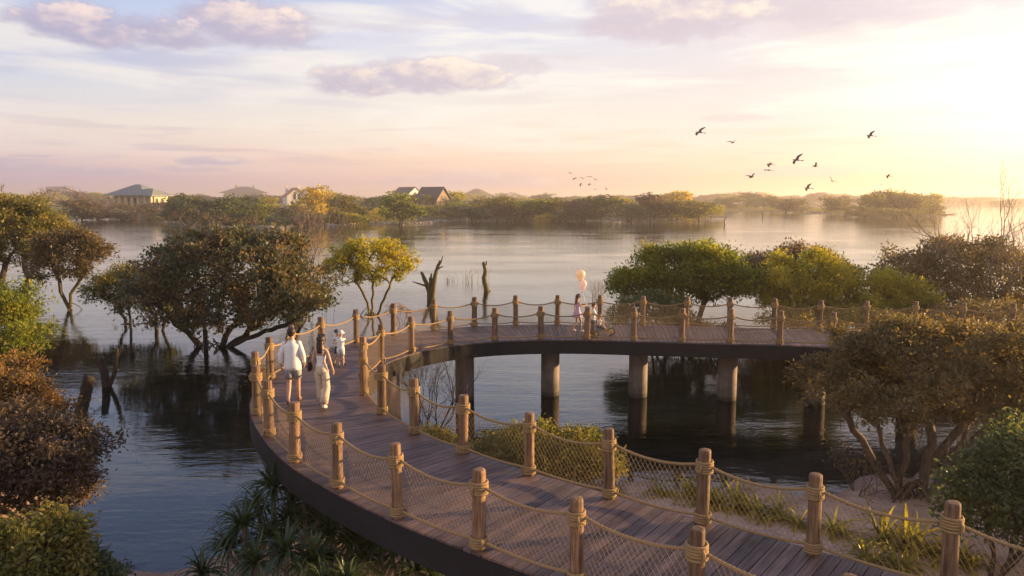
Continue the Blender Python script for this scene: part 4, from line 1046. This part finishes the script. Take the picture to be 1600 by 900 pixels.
# hazy villa
B = atY(383, 330, 1250); r_ = empty('villa', (B[0], B[1], 1), .25, 'large villa with hipped roof and chimneys, faded by haze behind the trees', 'building')
r_.scale = (1.9, 1.9, 1.42)
mb = MB(); hip(mb, 0, 0, 20, 12, 12.2, 19.4, 4); rf = mb.build('roof', SLATE, r_, False)
for x in (-6, 8): m2 = MB(); m2.box((x, -1, 18.5), (2, 2, 5)); m2.build('chimney', CREAM, rf, False)
mb = MB(); mb.box((0, 0, 6), (32, 18, 12.4)); mb.build('wall', CREAM, r_, False)
for x in np.linspace(-12, 12, 7): win(r_, x, -9, 8.5, 1.8, 3.2)
# white cottage
B = atY(463, 330, 400); r_ = empty('cottage', (B[0], B[1], 1.0), .45, 'small white cottage with gable, two tall windows and terracotta roof behind the golden tree', 'building')
a_, w_ = MB(), MB(); gable(a_, w_, 0, 4, 5.2, 7.5, -1.5, 8.2, 12.4); rf = a_.build('roof', TILE, r_, False); w_.build('wall', WHITE, r_, False)
for x, y in ((-4.4, 1), (2.8, 7)): m2 = MB(); m2.box((x, y, 11.5), (1.2, 1.2, 4.2)); m2.build('chimney', WHITE, rf, False)
for x in (-1.1, 1.1): win(r_, x, -3.5, 7.6, 1.1, 3.0)
win(r_, 5.2, 3, 6.0, 1.4, 2.2, (1, 0))
# dark roofed hall
B = atY(677, 330, 330); r_ = empty('lake_hall', (B[0], B[1], .8), 1.02, 'tall brown brick hall under a steep dark slate roof on the far shore', 'building')
r_.scale = (.88, .88, .93); a_, w_ = MB(), MB(); gable(a_, w_, 0, 0, 5.4, 6.4, -1, 7.6, 12.7, .9, .4); a_.build('roof', SLATE, r_, False); w_.build('wall', BRICK, r_, False)
for x in (-1.3, 1.3): win(r_, x, -6.4, 7.4, 1.3, 1.8, frame=SLATE)
for x in (-2.6, 0, 2.6): win(r_, x, -6.4, 3.2, 1.3, 2.2, frame=SLATE)
for y in (-4, 0, 4): win(r_, -5.4, y, 4.5, 1.3, 2.4, (-1, 0), frame=SLATE)
# low pale house
B = atY(637, 330, 470); r_ = empty('bungalow', (B[0], B[1], 1), .9, 'low pale bungalow roof showing above the trees left of the dark-roofed hall', 'building')
a_, w_ = MB(), MB(); gable(a_, w_, 0, 0, 5, 7, -1, 10.4, 13.9); a_.build('roof', SLATE, r_, False); w_.build('wall', WHITE, r_, False)
win(r_, 0, -7, 9.6, 1.6, 2); win(r_, 5, 0, 8.5, 1.5, 2, (1, 0))
# castle-like block
B = atY(99, 330, 1500); r_ = empty('crenellated_house', (B[0], B[1], 1), .1, 'faint crenellated stone block far off on the left horizon', 'building')
r_.scale = (1.8, 1.8, 1.30)
mb = MB(); mb.box((-2, 0, 11), (22, 16, 24)); mb.box((12, 0, 8), (14, 12, 16)); mb.box((-16, 0, 7), (8, 10, 14)); mb.build('wall', STONE, r_, False)
mb = MB()
for x in np.linspace(-12, 8, 8):
    for y in (-7.6, 7.6): MB().box((x, y, 23.9), (1.5, .8, 1.8)).build('merlon', STONE, r_, False)
for x in (-8, -2, 4): win(r_, x, -8, 17, 1.6, 3.4, frame=STONE)
# distant hill
rng = np.random.default_rng(1); B = atY(745, 330, 1250); mb = MB(); n = 40; th = np.arange(n) * 2 * math.pi / n
mb.loft([(B[0], B[1], z, 55 * k, 55 * k, .05, 5) for z, k in ((0, 1), (5, .82), (11, .6), (17, .38), (22, .2), (25, .08))], 40)
o = mb.build('hill', LM['olive']); o['kind'] = 'structure'; o['label'] = 'low hill on the horizon'

# ------------------------------------------------------------------ birds
def bird_mesh(pose, seed):
    """span about 1 m, facing +Y; pose = (inner dihedral, outer dihedral, sweep)"""
    up1, up2, sw = pose; mb = MB()
    prof = [(-.24, .004, 0), (-.18, .014, 0), (-.08, .032, 0), (.02, .040, 0), (.10, .030, .005), (.15, .020, .012), (.18, .021, .016), (.205, .010, .013), (.235, .003, .010)]
    mb.tube([(0, y, z) for y, r, z in prof], [p[1] for p in prof], 8)
    mb.add([(-.02, -.20, 0), (.02, -.20, 0), (.06, -.37, -.005), (0, -.34, 0), (-.06, -.37, -.005)], [(0, 1, 2, 3), (0, 3, 4)])
    for s in (-1, 1):
        x1, z1 = .22 * math.cos(up1), .22 * math.sin(up1); x2, z2 = x1 + .16 * math.cos(up2), z1 + .16 * math.sin(up2); x3, z3 = x2 + .14 * math.cos(up2 * .8), z2 + .14 * math.sin(up2 * .8)
        F = [(0, .07, .02), (x1, .10, z1), (x2, .07 - sw * .4, z2), (x3, -.02 - sw, z3)]; Bk = [(0, -.08, .015), (x1, -.05, z1 - .005), (x2, -.07 - sw * .5, z2 - .005), (x3, -.05 - sw, z3)]
        v = [(s * a, b_, c + t) for t in (.008, -.004) for a, b_, c in F + Bk]
        f = []
        for k in range(3): f += [(k, k + 1, k + 5, k + 4), (8 + k, 8 + k + 4, 8 + k + 5, 8 + k + 1), (k, k + 8, k + 9, k + 1), (k + 4, k + 5, k + 13, k + 12)]
        f += [(3, 11, 15, 7)]
        mb.add(v, f)
    return mb.mesh('bird')
BIRDM = simple('bird_feathers', (.10, .085, .08), .7, .3, 6)
BM = [bird_mesh(p, i) for i, p in enumerate(((.30, .05, .06), (.60, .30, .03), (.22, -.30, .10), (.35, -.1, .10)))]
for m_ in BM: m_.materials.append(BIRDM)
birds = [(1093,207,22,0,.5,'large bird gliding highest and leftmost of the right-hand flock',-.5),(1145,223,14,1,.3,'bird with raised wings right of the highest left bird',.2),(1360,212,20,0,.5,'pale bird alone at the upper right near the sun glow',-.5),
 (1245,250,22,0,.4,'large bird climbing in the middle of the right-hand flock',-.6),(1274,260,15,1,.9,'bird just right of the large climbing one',.3),(1203,257,18,2,.6,'upper bird of the stacked pair left of the climbing one',-.3),
 (1200,266,15,2,.2,'lower bird of the stacked pair',0),(1174,277,18,1,.6,'bird low at the left end of the right-hand flock',.2),(1300,283,14,1,-.9,'bird gliding low with wing tilted right of centre of the flock',-.6),
 (1262,294,18,0,.6,'lowest bird skimming just above the far trees',-.5),(1388,275,13,2,.5,'bird with drooped wings at the right end of the flock',-.4),(1377,288,6,3,.5,'tiny bird under the right-end one',0),
 (892,271,7,1,.4,'top left bird of the small far flock',0),(898,279,9,2,.5,'bird with drooped wings at left of the small flock',-.3),(911,279,8,1,.2,'bird in the centre of the small flock',0),(922,276,9,2,.1,'top bird at the right of the small flock',0),
 (931,281,7,1,.5,'rightmost bird of the upper rows of the small flock',0),(907,289,8,3,.9,'steeply tilted bird low in the small flock',-.6),(921,288,9,2,.9,'bird with folded wing tips low in the small flock',-.3),(930,296,7,3,.3,'lower bird nearest the trees in the small flock',0),(948,296,7,1,.5,'last bird trailing right below the small flock',-.3)]
for i, (px, py, w, k, rz, lb_, roll) in enumerate(birds):
    D = 66 if i < 12 else 115; P = atY(px, py, D)
    o = bpy.data.objects.new('bird', BM[k]); COL.objects.link(o); o.location = tuple(map(float, P)); s = w / FPX * D / .74
    o.scale = (s, s, s); o.rotation_euler = (.15, roll, rz * 1.0 + (math.pi if k == 1 else .3))
    tag(o, lb_, 'bird', 'birds in the right-hand flock' if i < 12 else 'birds in the small far flock')

# ------------------------------------------------------------------ people
SKIN = simple('skin_warm', (.50, .30, .20), .55, .06, 6, .3); HAIRD = simple('hair_dark', (.035, .020, .014), .5, .3, 30, .35); HAIRB = simple('hair_brown', (.10, .045, .022), .5, .3, 30, .35)
CLW = simple('white_cotton', (.74, .72, .69), .85, .06, 12); CLB = simple('beige_linen', (.58, .47, .34), .85, .08, 12); CLG = simple('grey_blue_cotton', (.33, .34, .38), .85, .08, 12)
CLN = simple('navy_cotton', (.035, .045, .08), .85, .15, 12); CLP = simple('lilac_cotton', (.50, .33, .42), .85, .1, 12); SHOE = simple('shoe_leather', (.16, .10, .07), .6, .2, 12); SHOEW = simple('pale_shoe', (.62, .56, .50), .6, .1, 12); BAGM = simple('black_leather', (.02, .018, .018), .4, .2, 12)
def J(**over):
    j = dict(pelvis=(0, 0, .95, .135, .10), spine=(0, 0, 1.12, .125, .09), chest=(0, 0, 1.30, .155, .105), neck=(0, -.01, 1.46, .058, .055), head0=(0, .005, 1.55, .062, .068), head1=(0, .015, 1.63, .083, .096), head2=(0, .01, 1.70, .070, .080))
    for s, k in ((-1, 'l'), (1, 'r')):
        j['sh' + k] = (.165 * s, 0, 1.405, .058, .055); j['el' + k] = (.235 * s, -.03, 1.14, .042, .042); j['wr' + k] = (.25 * s, .05, .91, .026, .028); j['ha' + k] = (.25 * s, .07, .84, .020, .036)
        j['hp' + k] = (.085 * s, 0, .88, .092, .098); j['kn' + k] = (.09 * s, .02, .50, .056, .058); j['cf' + k] = (.09 * s, -.01, .34, .050, .054); j['an' + k] = (.09 * s, -.02, .09, .034, .036); j['to' + k] = (.10 * s, .13, .035, .038, .026)
    for k, v in over.items(): j[k] = tuple(v) + tuple(j[k][len(v):])
    return j
BONES = [('pelvis', 'spine'), ('spine', 'chest'), ('chest', 'neck'), ('neck', 'head0'), ('head0', 'head1'), ('head1', 'head2')] + [(a + k, b_ + k) for k in 'lr' for a, b_ in (('sh', 'el'), ('el', 'wr'), ('wr', 'ha'), ('hp', 'kn'), ('kn', 'cf'), ('cf', 'an'), ('an', 'to'))] + [('chest', 'shl'), ('chest', 'shr'), ('pelvis', 'hpl'), ('pelvis', 'hpr')]
def skin_mesh(pts, edges, root, extra=None, sub=2):
    names = list(pts); me = bpy.data.meshes.new('body'); me.from_pydata([pts[n][:3] for n in names], [(names.index(a), names.index(b_)) for a, b_ in edges], [])
    o = bpy.data.objects.new('tmp_skin', me); COL.objects.link(o); o.modifiers.new('s', 'SKIN')
    sv = me.skin_vertices[0].data
    for i, n in enumerate(names): sv[i].radius = pts[n][3:5]; sv[i].use_root = (n == root)
    if sub:
        sb = o.modifiers.new('u', 'SUBSURF'); sb.levels = sub; sb.render_levels = sub
    bpy.context.view_layer.update(); dg = bpy.context.evaluated_depsgraph_get()
    r = bpy.data.meshes.new_from_object(o.evaluated_get(dg)); bpy.data.objects.remove(o)
    V = np.zeros(len(r.vertices) * 3); r.vertices.foreach_get('co', V); V = V.reshape(-1, 3); F = [tuple(p.vertices) for p in r.polygons]
    bpy.data.meshes.remove(r); mb = MB().add(V, F)
    if extra: extra(mb)
    return mb
def sub_body(j, names, edges, grow_, root, over=None):
    p = {n: j[n][:3] + (j[n][3] + grow_, j[n][4] + grow_) for n in names}
    if over: p.update(over)
    return skin_mesh(p, edges, root)
def hands(j, s):
    def f(mb):
        for k, sg in (('l', -1), ('r', 1)):
            w, h = np.array(j['wr' + k][:3]), np.array(j['ha' + k][:3]); d = (h - w) / (np.linalg.norm(h - w) + 1e-9)
            a = np.cross(d, [sg, 0, .01]); a /= np.linalg.norm(a) + 1e-9; inn = np.array([-sg * .5, 0, 0]) + d * 0
            for q, (o_, L) in enumerate(((-.027, .062), (-.009, .072), (.009, .068), (.026, .052))):
                b0 = h + a * o_ + d * .012; p1 = b0 + d * L * .5 + inn * .012; p2 = b0 + d * L * .85 + inn * .05
                mb.tube([b0 - d * .02, b0, p1, p2], [.0085, .009, .008, .006], 6)
            t0 = w * .45 + h * .55 - a * .022; mb.tube([t0, t0 - a * .022 + d * .02 + inn * .02, t0 - a * .026 + d * .05 + inn * .03], [.011, .010, .007], 6)
        hx, hy, hz_ = j['head1'][:3]; yf = hy + j['head1'][4] * .93
        mb.ball((hx, yf + .006, hz_ - .012), (.012, .018, .022), 8, 6)                       # nose
        for sg in (-1, 1): mb.ball((hx + sg * .082, hy - .005, hz_ - .005), (.012, .022, .03), 8, 6)   # ears
        mb.ball((hx, yf - .012, hz_ - .056), (.024, .012, .008), 8, 6)                       # mouth
    return f
def face_eyes(root, j):
    hx, hy, hz_ = j['head1'][:3]; yf = hy + j['head1'][4] * .90; m = MB()
    for sg in (-1, 1): m.ball((hx + sg * .031, yf - .004, hz_ + .012), (.013, .010, .008), 8, 6)
    m.build('eyes', HAIRD, root)
def person(label, loc, yaw, h, j, skin_extra=None, group=None, cat='person'):
    r = empty('person', loc, yaw, label, cat, group); r.scale = (h / 1.76,) * 3
    b_ = skin_mesh(j, BONES, 'pelvis', hands(j, 1)).build('body', SKIN, r); face_eyes(r, j)
    return r
def shoes(r, j, mat, z=.0):
    for k in 'lr':
        a, t = np.array(j['an' + k][:3]), np.array(j['to' + k][:3]); d = t - a; m = MB()
        m.tube([a + [0, 0, -.055] - d * .25, a + [0, 0, -.05], a * .5 + t * .5 + [0, 0, -.005], t + [0, 0, .004], t + d * .22 + [0, 0, 0]], [.034, .044, .046, .046, .02], 10); m.build('shoe', mat, r)
A_ = lambda *q: tuple(q)
ARM = lambda k: [('chest', 'sh' + k), ('sh' + k, 'el' + k), ('el' + k, 'wr' + k)]
def torso_top(j, g, sleeves=True, hem=.86, hemr=(.165, .125)):
    mb = MB(); pv, sp_, ch, nk = [np.array(j[k][:3]) for k in ('pelvis', 'spine', 'chest', 'neck')]
    W = abs(j['shr'][0] - j['shl'][0]) / 2; rx, ry = j['chest'][3] + g, j['chest'][4] + g
    mb.loft([(pv[0], pv[1], hem, hemr[0] * 1.06, hemr[1] * 1.04, .035, 7), (pv[0], pv[1], hem + .08, hemr[0] * 1.02, hemr[1], .03, 7), (sp_[0], sp_[1], sp_[2] - .03, hemr[0] * .97, hemr[1] * .97, .022, 6),
             (ch[0], ch[1], ch[2] - .08, rx * 1.0, ry * 1.02, .015, 5), (ch[0], ch[1], ch[2] + .03, rx * 1.03, ry), (nk[0], nk[1], nk[2] - .085, W * .98, ry * .82), (nk[0], nk[1], nk[2] - .045, W * .70, .078), (nk[0], nk[1], nk[2] - .01, .068, .066), (nk[0], nk[1], nk[2] + .012, .064, .062)], 32)
    if sleeves:
        for k in 'lr':
            s_, e_, w_ = [np.array(j[q + k][:3]) for q in ('sh', 'el', 'wr')]; c_ = np.array([nk[0], nk[1], nk[2] - .12]); s_ = s_ - [0, 0, .042]
            mb.ball(s_ * .96 + c_ * .04 + [0, 0, .022], (.064, .066, .058), 14, 10)
            if sleeves == 'short': mb.tube([s_ * .7 + c_ * .3, s_, s_ * .7 + e_ * .3, s_ * .4 + e_ * .6], [.050, .068, .074, .078], 14)
            else: mb.tube([s_ * .7 + c_ * .3, s_, s_ * .6 + e_ * .4, e_ + [0, -.006, 0], e_ * .55 + w_ * .45, e_ * .2 + w_ * .8, e_ * .12 + w_ * .88], [.046, .062, .060, .055, .050, .042, .038], 16)
    return mb
def legs_wear(j, frac, g, gk, gb, waist=1.02):
    mb = MB(); px_, py_, pz_ = j['pelvis'][:3]; rx, ry = j['pelvis'][3] + g, j['pelvis'][4] + g
    mb.loft([(px_, py_, waist + .01, rx * .86, ry * .90), (px_, py_, pz_ + .01, rx, ry * 1.04), (px_, py_, pz_ - .06, rx * 1.10, ry * 1.10), (px_, py_, pz_ - .12, rx * 1.02, ry * .95), (px_, py_, pz_ - .15, rx * .6, ry * .6)], 28)
    for k in 'lr':
        hp, kn, an = [np.array(j[q + k][:3]) for q in ('hp', 'kn', 'an')]; r0 = j['hp' + k][3] + g * .6
        if frac <= 1:
            m = hp * (1 - frac) + kn * frac; mb.tube([hp + [0, 0, .02], hp * .7 + m * .3, m], [r0, r0 * .99, gk], 20)
        else:
            m = kn * (2 - frac) + an * (frac - 1); mb.tube([hp + [0, 0, .02], hp * .6 + kn * .4, kn, kn * .5 + m * .5, m], [r0, r0 * .92, gk, (gk + gb) / 2, gb], 20)
    return mb
def hair_short(r, j, mat):
    x, y, z = j['head1'][:3]; m = MB(); m.ball((x, y - .020, z + .030), (.096, .102, .092), 16, 12); m.ball((x, y + .02, z + .066), (.085, .085, .052), 14, 8); m.ball((x, y - .055, z - .02), (.075, .055, .07), 12, 8); m.build('hair', mat, r)
def hair_long(r, j, mat, drop=.30):
    x, y, z = j['head1'][:3]
    p = dict(a=(x, y + .01, z + .04, .070, .065), b=(x, y - .025, z + .03, .094, .092), c=(x, y - .065, z - .07, .088, .060), d=(x, y - .095, z - .17, .085, .045), e=(x + .01, y - .10, z - drop, .070, .030))
    skin_mesh(p, [('a', 'b'), ('b', 'c'), ('c', 'd'), ('d', 'e')], 'b').ball((x, y - .012, z + .028), (.100, .108, .100), 16, 12).build('hair', mat, r)
# man walking away
P = at(459, 630, DZ)
j = J(anl=(-.09, -.16, .12), tol=(-.10, -.05, .03), knl=(-.09, .03, .50), cfl=(-.09, -.04, .35), anr=(.09, .16, .09), tor=(.10, .31, .035), knr=(.09, .12, .50), cfr=(.09, .12, .34), elr=(.245, -.05, 1.14), wrr=(.255, .06, .92), har=(.25, .09, .85), ell=(-.245, -.06, 1.14), wrl=(-.25, -.02, .91), hal=(-.25, 0, .84))
r = person('man in loose white shirt and pale shorts, walking away beside a woman', P, .12, 1.80, j)
torso_top(j, .030, True, .79, (.185, .155)).build('shirt', CLW, r); legs_wear(j, .78, .022, .092, 0).build('shorts', CLG, r); hair_short(r, j, HAIRD); shoes(r, j, SHOE)
m = MB(); m.loft([(0, -.005, 1.43, .075, .068), (0, -.01, 1.475, .066, .060)], 16, False); m.build('collar', CLW, r)
# woman walking away
P = at(504, 637, DZ)
j = J(pelvis=(0, 0, .95, .135, .105), spine=(0, 0, 1.12, .10, .078), chest=(0, 0, 1.30, .130, .090), shl=(-.145, 0, 1.40, .046, .046), shr=(.145, 0, 1.40, .046, .046), elr=(.23, -.02, 1.15, .034, .034), wrr=(.27, .04, .92, .022, .024), har=(.27, .07, .85), ell=(-.20, -.03, 1.14, .034, .034), wrl=(-.20, .03, .92, .022, .024), hal=(-.20, .05, .85),
      anl=(-.09, .17, .09), tol=(-.10, .31, .035), knl=(-.09, .12, .50), cfl=(-.09, .13, .34), anr=(.10, -.18, .13), tor=(.11, -.07, .04), knr=(.10, .03, .49), cfr=(.10, -.06, .34))
r = person('woman with long dark hair, white camisole and wide beige trousers, walking away', P, -.15, 1.68, j)
p = dict(w=(0, 0, 1.04, .108, .088), s=(0, 0, 1.12, .108, .086), c=(0, .0, 1.22, .130, .096), t=(0, .015, 1.29, .128, .088)); skin_mesh(p, [('w', 's'), ('s', 'c'), ('c', 't')], 's').build('camisole', CLW, r)
m = MB()
for s in (-1, 1): m.tube([(s * .075, -.088, 1.27), (s * .085, -.075, 1.38), (s * .085, -.02, 1.445), (s * .08, .07, 1.38), (s * .075, .1, 1.28)], .006, 5)
m.build('shoulder_straps', CLW, r)
legs_wear(j, 1.93, .012, .090, .105, 1.03).build('trousers', CLB, r); hair_long(r, j, HAIRD, .31); shoes(r, j, SHOEW)
bag = empty('handbag', P + np.array([-.26, 0, .86]) , -.15, 'slim black shoulder bag hanging at the left side of the woman in beige trousers', 'bag')
m = MB(); m.loft([(0, 0, z, rx, ry) for z, rx, ry in ((0, .03, .08), (.02, .04, .105), (.14, .038, .105), (.20, .028, .09), (.21, .02, .08))], 16); m.build('bag_body', BAGM, bag)
m = MB(); m.tube([(0, -.08, .19), (.05, -.07, .40), (.10, -.03, .53), (.11, .0, .555), (.10, .04, .53), (.05, .07, .40), (0, .08, .19)], .007, 5); m.build('strap', BAGM, bag)
# hugging children
P = at(533, 573, DZ)
j = J(pelvis=(0, 0, .93), shl=(-.14, .02, 1.40), shr=(.14, .02, 1.40), ell=(-.20, .20, 1.30), wrl=(-.10, .38, 1.30), hal=(-.03, .42, 1.30), elr=(.22, .18, 1.28), wrr=(.14, .38, 1.22), har=(.06, .42, 1.22), head0=(.02, .02, 1.56, .07, .07), head1=(.03, .03, 1.65, .105, .115), head2=(.03, .02, 1.74, .09, .10), anl=(-.08, -.05, .09), anr=(.10, .02, .09))
r = person('child in white sun hat seen from behind, hugging the child in a blue cap', P, .15, 1.02, j, group='children hugging on the boardwalk')
torso_top(j, .03, 'short', .84, (.17, .13)).build('shirt', CLW, r); legs_wear(j, .85, .025, .09, 0).build('shorts', CLW, r); shoes(r, j, SHOE)
x, y, z = j['head1'][:3]; m = MB(); m.ball((x, y, z + .06), (.125, .135, .115), 16, 10); m.loft([(x, y, z + .04, .12, .13), (x, y, z + .025, .185, .195), (x, y, z + .012, .19, .20), (x, y, z + .03, .12, .13)], 24, False); m.build('sun_hat', SHOEW, r)
P2 = P + np.array([-.10, .26, 0])
j = J(shl=(-.14, .02, 1.40), shr=(.14, .02, 1.40), ell=(-.24, .20, 1.32), wrl=(-.20, .38, 1.25), hal=(-.12, .42, 1.25), elr=(.24, .20, 1.20), wrr=(.20, .40, 1.12), har=(.12, .44, 1.12), head0=(.06, .06, 1.55, .07, .07), head1=(.10, .10, 1.62, .10, .11), head2=(.12, .10, 1.70, .085, .095),
      anl=(-.22, .0, .09), knl=(-.16, .05, .50), cfl=(-.19, .02, .34), tol=(-.26, .13, .035), anr=(.24, -.02, .09), knr=(.17, .05, .50), cfr=(.20, .02, .34), tor=(.28, .11, .035))
r = person('child in dark blue cap and dark shorts leaning into a hug, facing the camera', P2, math.pi + .1, 1.04, j, group='children hugging on the boardwalk')
torso_top(j, .03, 'short', .88, (.165, .125)).build('shirt', CLW, r); legs_wear(j, .85, .025, .09, 0).build('shorts', CLN, r); shoes(r, j, BAGM)
x, y, z = j['head1'][:3]; m = MB(); m.ball((x, y - .01, z + .055), (.112, .122, .10), 16, 10); m.loft([(x + .02, y + .12, z + .05, .09, .10), (x + .02, y + .125, z + .065, .085, .09)], 16); m.build('cap', CLN, r)
# girl with balloons
P = at(902, 519, DZ)
j = J(pelvis=(0, 0, .93, .115, .09), spine=(0, 0, 1.10, .10, .075), chest=(0, 0, 1.27, .125, .085), shl=(-.13, 0, 1.38, .045, .045), shr=(.13, 0, 1.38, .045, .045), elr=(.20, .10, 1.20, .033, .033), wrr=(.17, .30, 1.24, .024, .024), har=(.16, .37, 1.26), ell=(-.20, -.06, 1.16, .033, .033), wrl=(-.21, -.02, .96, .024, .024), hal=(-.21, 0, .89),
      head0=(0, .01, 1.53, .062, .068), head1=(0, .015, 1.62, .095, .105), head2=(0, .01, 1.70, .08, .09), knr=(.08, .14, .52, .048, .05), cfr=(.08, .13, .34, .045, .048), anr=(.08, .14, .09, .03, .03), tor=(.08, .28, .035), knl=(-.08, .02, .50, .048, .05), cfl=(-.08, -.08, .36, .045, .048), anl=(-.08, -.16, .16, .03, .03), tol=(-.08, -.06, .06))
r = person('girl with long brown hair in a lilac dress, walking right beside the far railing', P, -1.15, 1.38, j)
m = MB(); m.loft([(0, 0, .70, .25, .23, .07, 9), (0, 0, .74, .235, .215, .07, 9), (0, 0, .90, .185, .165, .05, 9), (0, 0, 1.06, .125, .10, .02, 9), (0, 0, 1.15, .118, .09), (0, 0, 1.28, .138, .10), (0, 0, 1.36, .12, .085)], 54); m.build('dress', CLP, r)
m = MB()
for s in (-1, 1): m.tube([(s * .08, -.07, 1.34), (s * .09, 0, 1.43), (s * .08, .08, 1.34)], .012, 6)
m.build('shoulder_straps', CLP, r); hair_long(r, j, HAIRB, .36); shoes(r, j, SHOEW)
def balloon_mat(name, c):
    m, nt, out = newmat(name); b_ = prin(nt, c + (1,), .25, .5)
    tr = nt.nodes.new('ShaderNodeBsdfTranslucent'); tr.inputs[0].default_value = c + (1,); mx = nt.nodes.new('ShaderNodeMixShader'); mx.inputs[0].default_value = .55
    nt.links.new(b_.outputs[0], mx.inputs[1]); nt.links.new(tr.outputs[0], mx.inputs[2]); nt.links.new(mx.outputs[0], out.inputs[0]); return m
HB = Vector(P) + Vector((.30, .10, 1.0))
for px, py, c, r0, lb_, diamond in ((907, 430, (.90, .76, .60), .14, 'pale orange round balloon, upper of the pair above the girl in lilac', False), (911, 445, (.88, .74, .72), .15, 'pink pointed balloon hanging below the orange one above the girl', True)):
    c0 = atY(px, py, P[1]); o = empty('balloon', c0, 0, lb_, 'balloon', 'balloons held by the girl'); m = MB()
    if diamond: m.loft([(0, 0, z, r_ * r0 / .19, r_ * r0 / .19 * .8) for z, r_ in ((-.30, .005), (-.2, .06), (-.05, .15), (.03, .19), (.12, .15), (.18, .06), (.2, .01))], 16)
    else: m.loft([(0, 0, z, r_, r_) for z, r_ in ((-.25, .01), (-.23, .022), (-.19, .05), (-.08, .14), (.02, .18), (.11, .165), (.17, .11), (.20, .03))], 20)
    m.build('envelope', balloon_mat('balloon_skin_%d' % py, c), o)
    e = Vector((HB.x - c0[0], HB.y - c0[1], HB.z - c0[2])); m = MB(); m.tube([(0, 0, -.26), (e.x * .3, e.y * .3, e.z * .4 - .1), (e.x, e.y, e.z)], .0025, 4); m.build('string', CLW, o)
# boy standing behind the tricycle
P = at(926, 527, DZ)
j = J(elr=(.22, .10, 1.16), wrr=(.16, .30, 1.08), har=(.13, .37, 1.06), ell=(-.22, .06, 1.15), wrl=(-.18, .26, 1.05), hal=(-.15, .33, 1.03), head0=(0, .03, 1.53, .068, .07), head1=(0, .05, 1.62, .10, .11), head2=(0, .05, 1.71, .085, .095), anl=(-.09, -.10, .09), tol=(-.09, .04, .035), cfl=(-.09, -.05, .34))
r = person('boy with reddish-brown hair in white shirt and dark trousers, pushing the tricycle', P, -1.45, 1.20, j)
torso_top(j, .028, 'short', .86, (.165, .125)).build('shirt', CLW, r); legs_wear(j, 1.95, .02, .078, .06).build('trousers', CLN, r); hair_short(r, j, HAIRB); shoes(r, j, BAGM)
# tricycle and toddler
P = at(940, 525, DZ); yaw = -1.45
TG = simple('green_paint', (.16, .30, .06), .35, .08, 8, .5); TB = simple('blue_paint', (.10, .18, .50), .35, .08, 8, .5); TY = simple('yellow_plastic', (.65, .42, .06), .4, .08, 8, .5); RUB = simple('rubber', (.025, .025, .025), .7, .2, 10)
t = empty('tricycle', P, yaw, 'small green tricycle with blue handlebar and yellow wheel hubs, ridden by the toddler', 'tricycle')
m = MB(); m.tube([(0, .30, .30), (0, .26, .24), (0, .02, .20), (0, -.18, .22), (0, -.24, .12)], .022, 8); m.tube([(-.20, -.24, .11), (.20, -.24, .11)], .014, 8); m.tube([(0, .30, .42), (0, .31, .30), (0, .34, .15)], .018, 8); m.build('frame', TG, t)
m = MB(); m.tube([(-.17, .22, .50), (-.10, .28, .48), (0, .29, .44), (.10, .28, .48), (.17, .22, .50)], .016, 8); m.build('handlebar', TB, t)
m = MB(); m.loft([(0, -.10, .24, .07, .08), (0, -.10, .26, .11, .12), (0, -.10, .285, .10, .11)], 16); m.loft([(0, -.21, .28, .09, .02), (0, -.22, .36, .09, .02), (0, -.22, .40, .06, .018)], 14); m.build('seat', TB, t)
for x, y, R in ((0, .34, .15), (-.20, -.24, .11), (.20, -.24, .11)):
    a = np.arange(20) * 2 * math.pi / 20; w = MB(); w.tube(np.stack([np.full(20, x), y + (R - .022) * np.cos(a), R + (R - .022) * np.sin(a)], 1), .022, 8, close=True); wo = w.build('wheel', RUB, t)
    sp_ = MB()
    for q_ in range(5):
        a_ = q_ * math.pi / 5; sp_.tube([(x, y - math.cos(a_) * (R - .02), R - math.sin(a_) * (R - .02)), (x, y + math.cos(a_) * (R - .02), R + math.sin(a_) * (R - .02))], .005, 4)
    sp_.build('spokes', TY, wo)
    h_ = MB(); h_.tube([(x - .018, y, R), (x - .017, y, R), (x + .017, y, R), (x + .018, y, R)], [.01, R * .5, R * .5, .01], 18); h_.build('hub', TY, wo)
j = J(pelvis=(0, 0, .95, .14, .12), spine=(0, .01, 1.10, .14, .12), chest=(0, .03, 1.26, .15, .12), shl=(-.15, .04, 1.34, .055, .055), shr=(.15, .04, 1.34, .055, .055), ell=(-.24, .20, 1.20, .045, .045), wrl=(-.25, .46, 1.16, .034, .034), hal=(-.24, .54, 1.15), elr=(.24, .20, 1.20, .045, .045), wrr=(.25, .46, 1.16, .034, .034), har=(.24, .54, 1.15), neck=(0, .04, 1.40, .06, .06), head0=(0, .05, 1.48, .09, .09), head1=(0, .06, 1.60, .14, .15), head2=(0, .05, 1.72, .115, .125),
      hpl=(-.11, .02, .90, .10, .10), hpr=(.11, .02, .90, .10, .10), knl=(-.19, .40, .86, .07, .07), cfl=(-.17, .50, .66, .06, .06), anl=(-.16, .55, .50, .04, .04), tol=(-.16, .68, .46), knr=(.19, .40, .80, .07, .07), cfr=(.17, .50, .58, .06, .06), anr=(.16, .52, .42, .04, .04), tor=(.16, .66, .38))
s_ = 0.92 / 1.76; d_ = -.10; loc = P + np.array([-math.sin(yaw) * d_, math.cos(yaw) * d_, .30 - .83 * s_])
r = person('toddler in white shirt sitting on the green tricycle, hands on the handlebar', loc, yaw, .92, j)
torso_top(j, .03, 'short', .86, (.15, .13)).build('shirt', CLW, r); legs_wear(j, .85, .02, .09, 0, 1.0).build('shorts', CLN, r); shoes(r, j, SHOEW)
x, y, z = j['head1'][:3]; m = MB(); m.ball((x, y - .03, z + .03), (.15, .155, .15), 16, 10); m.build('hair', HAIRB, r)
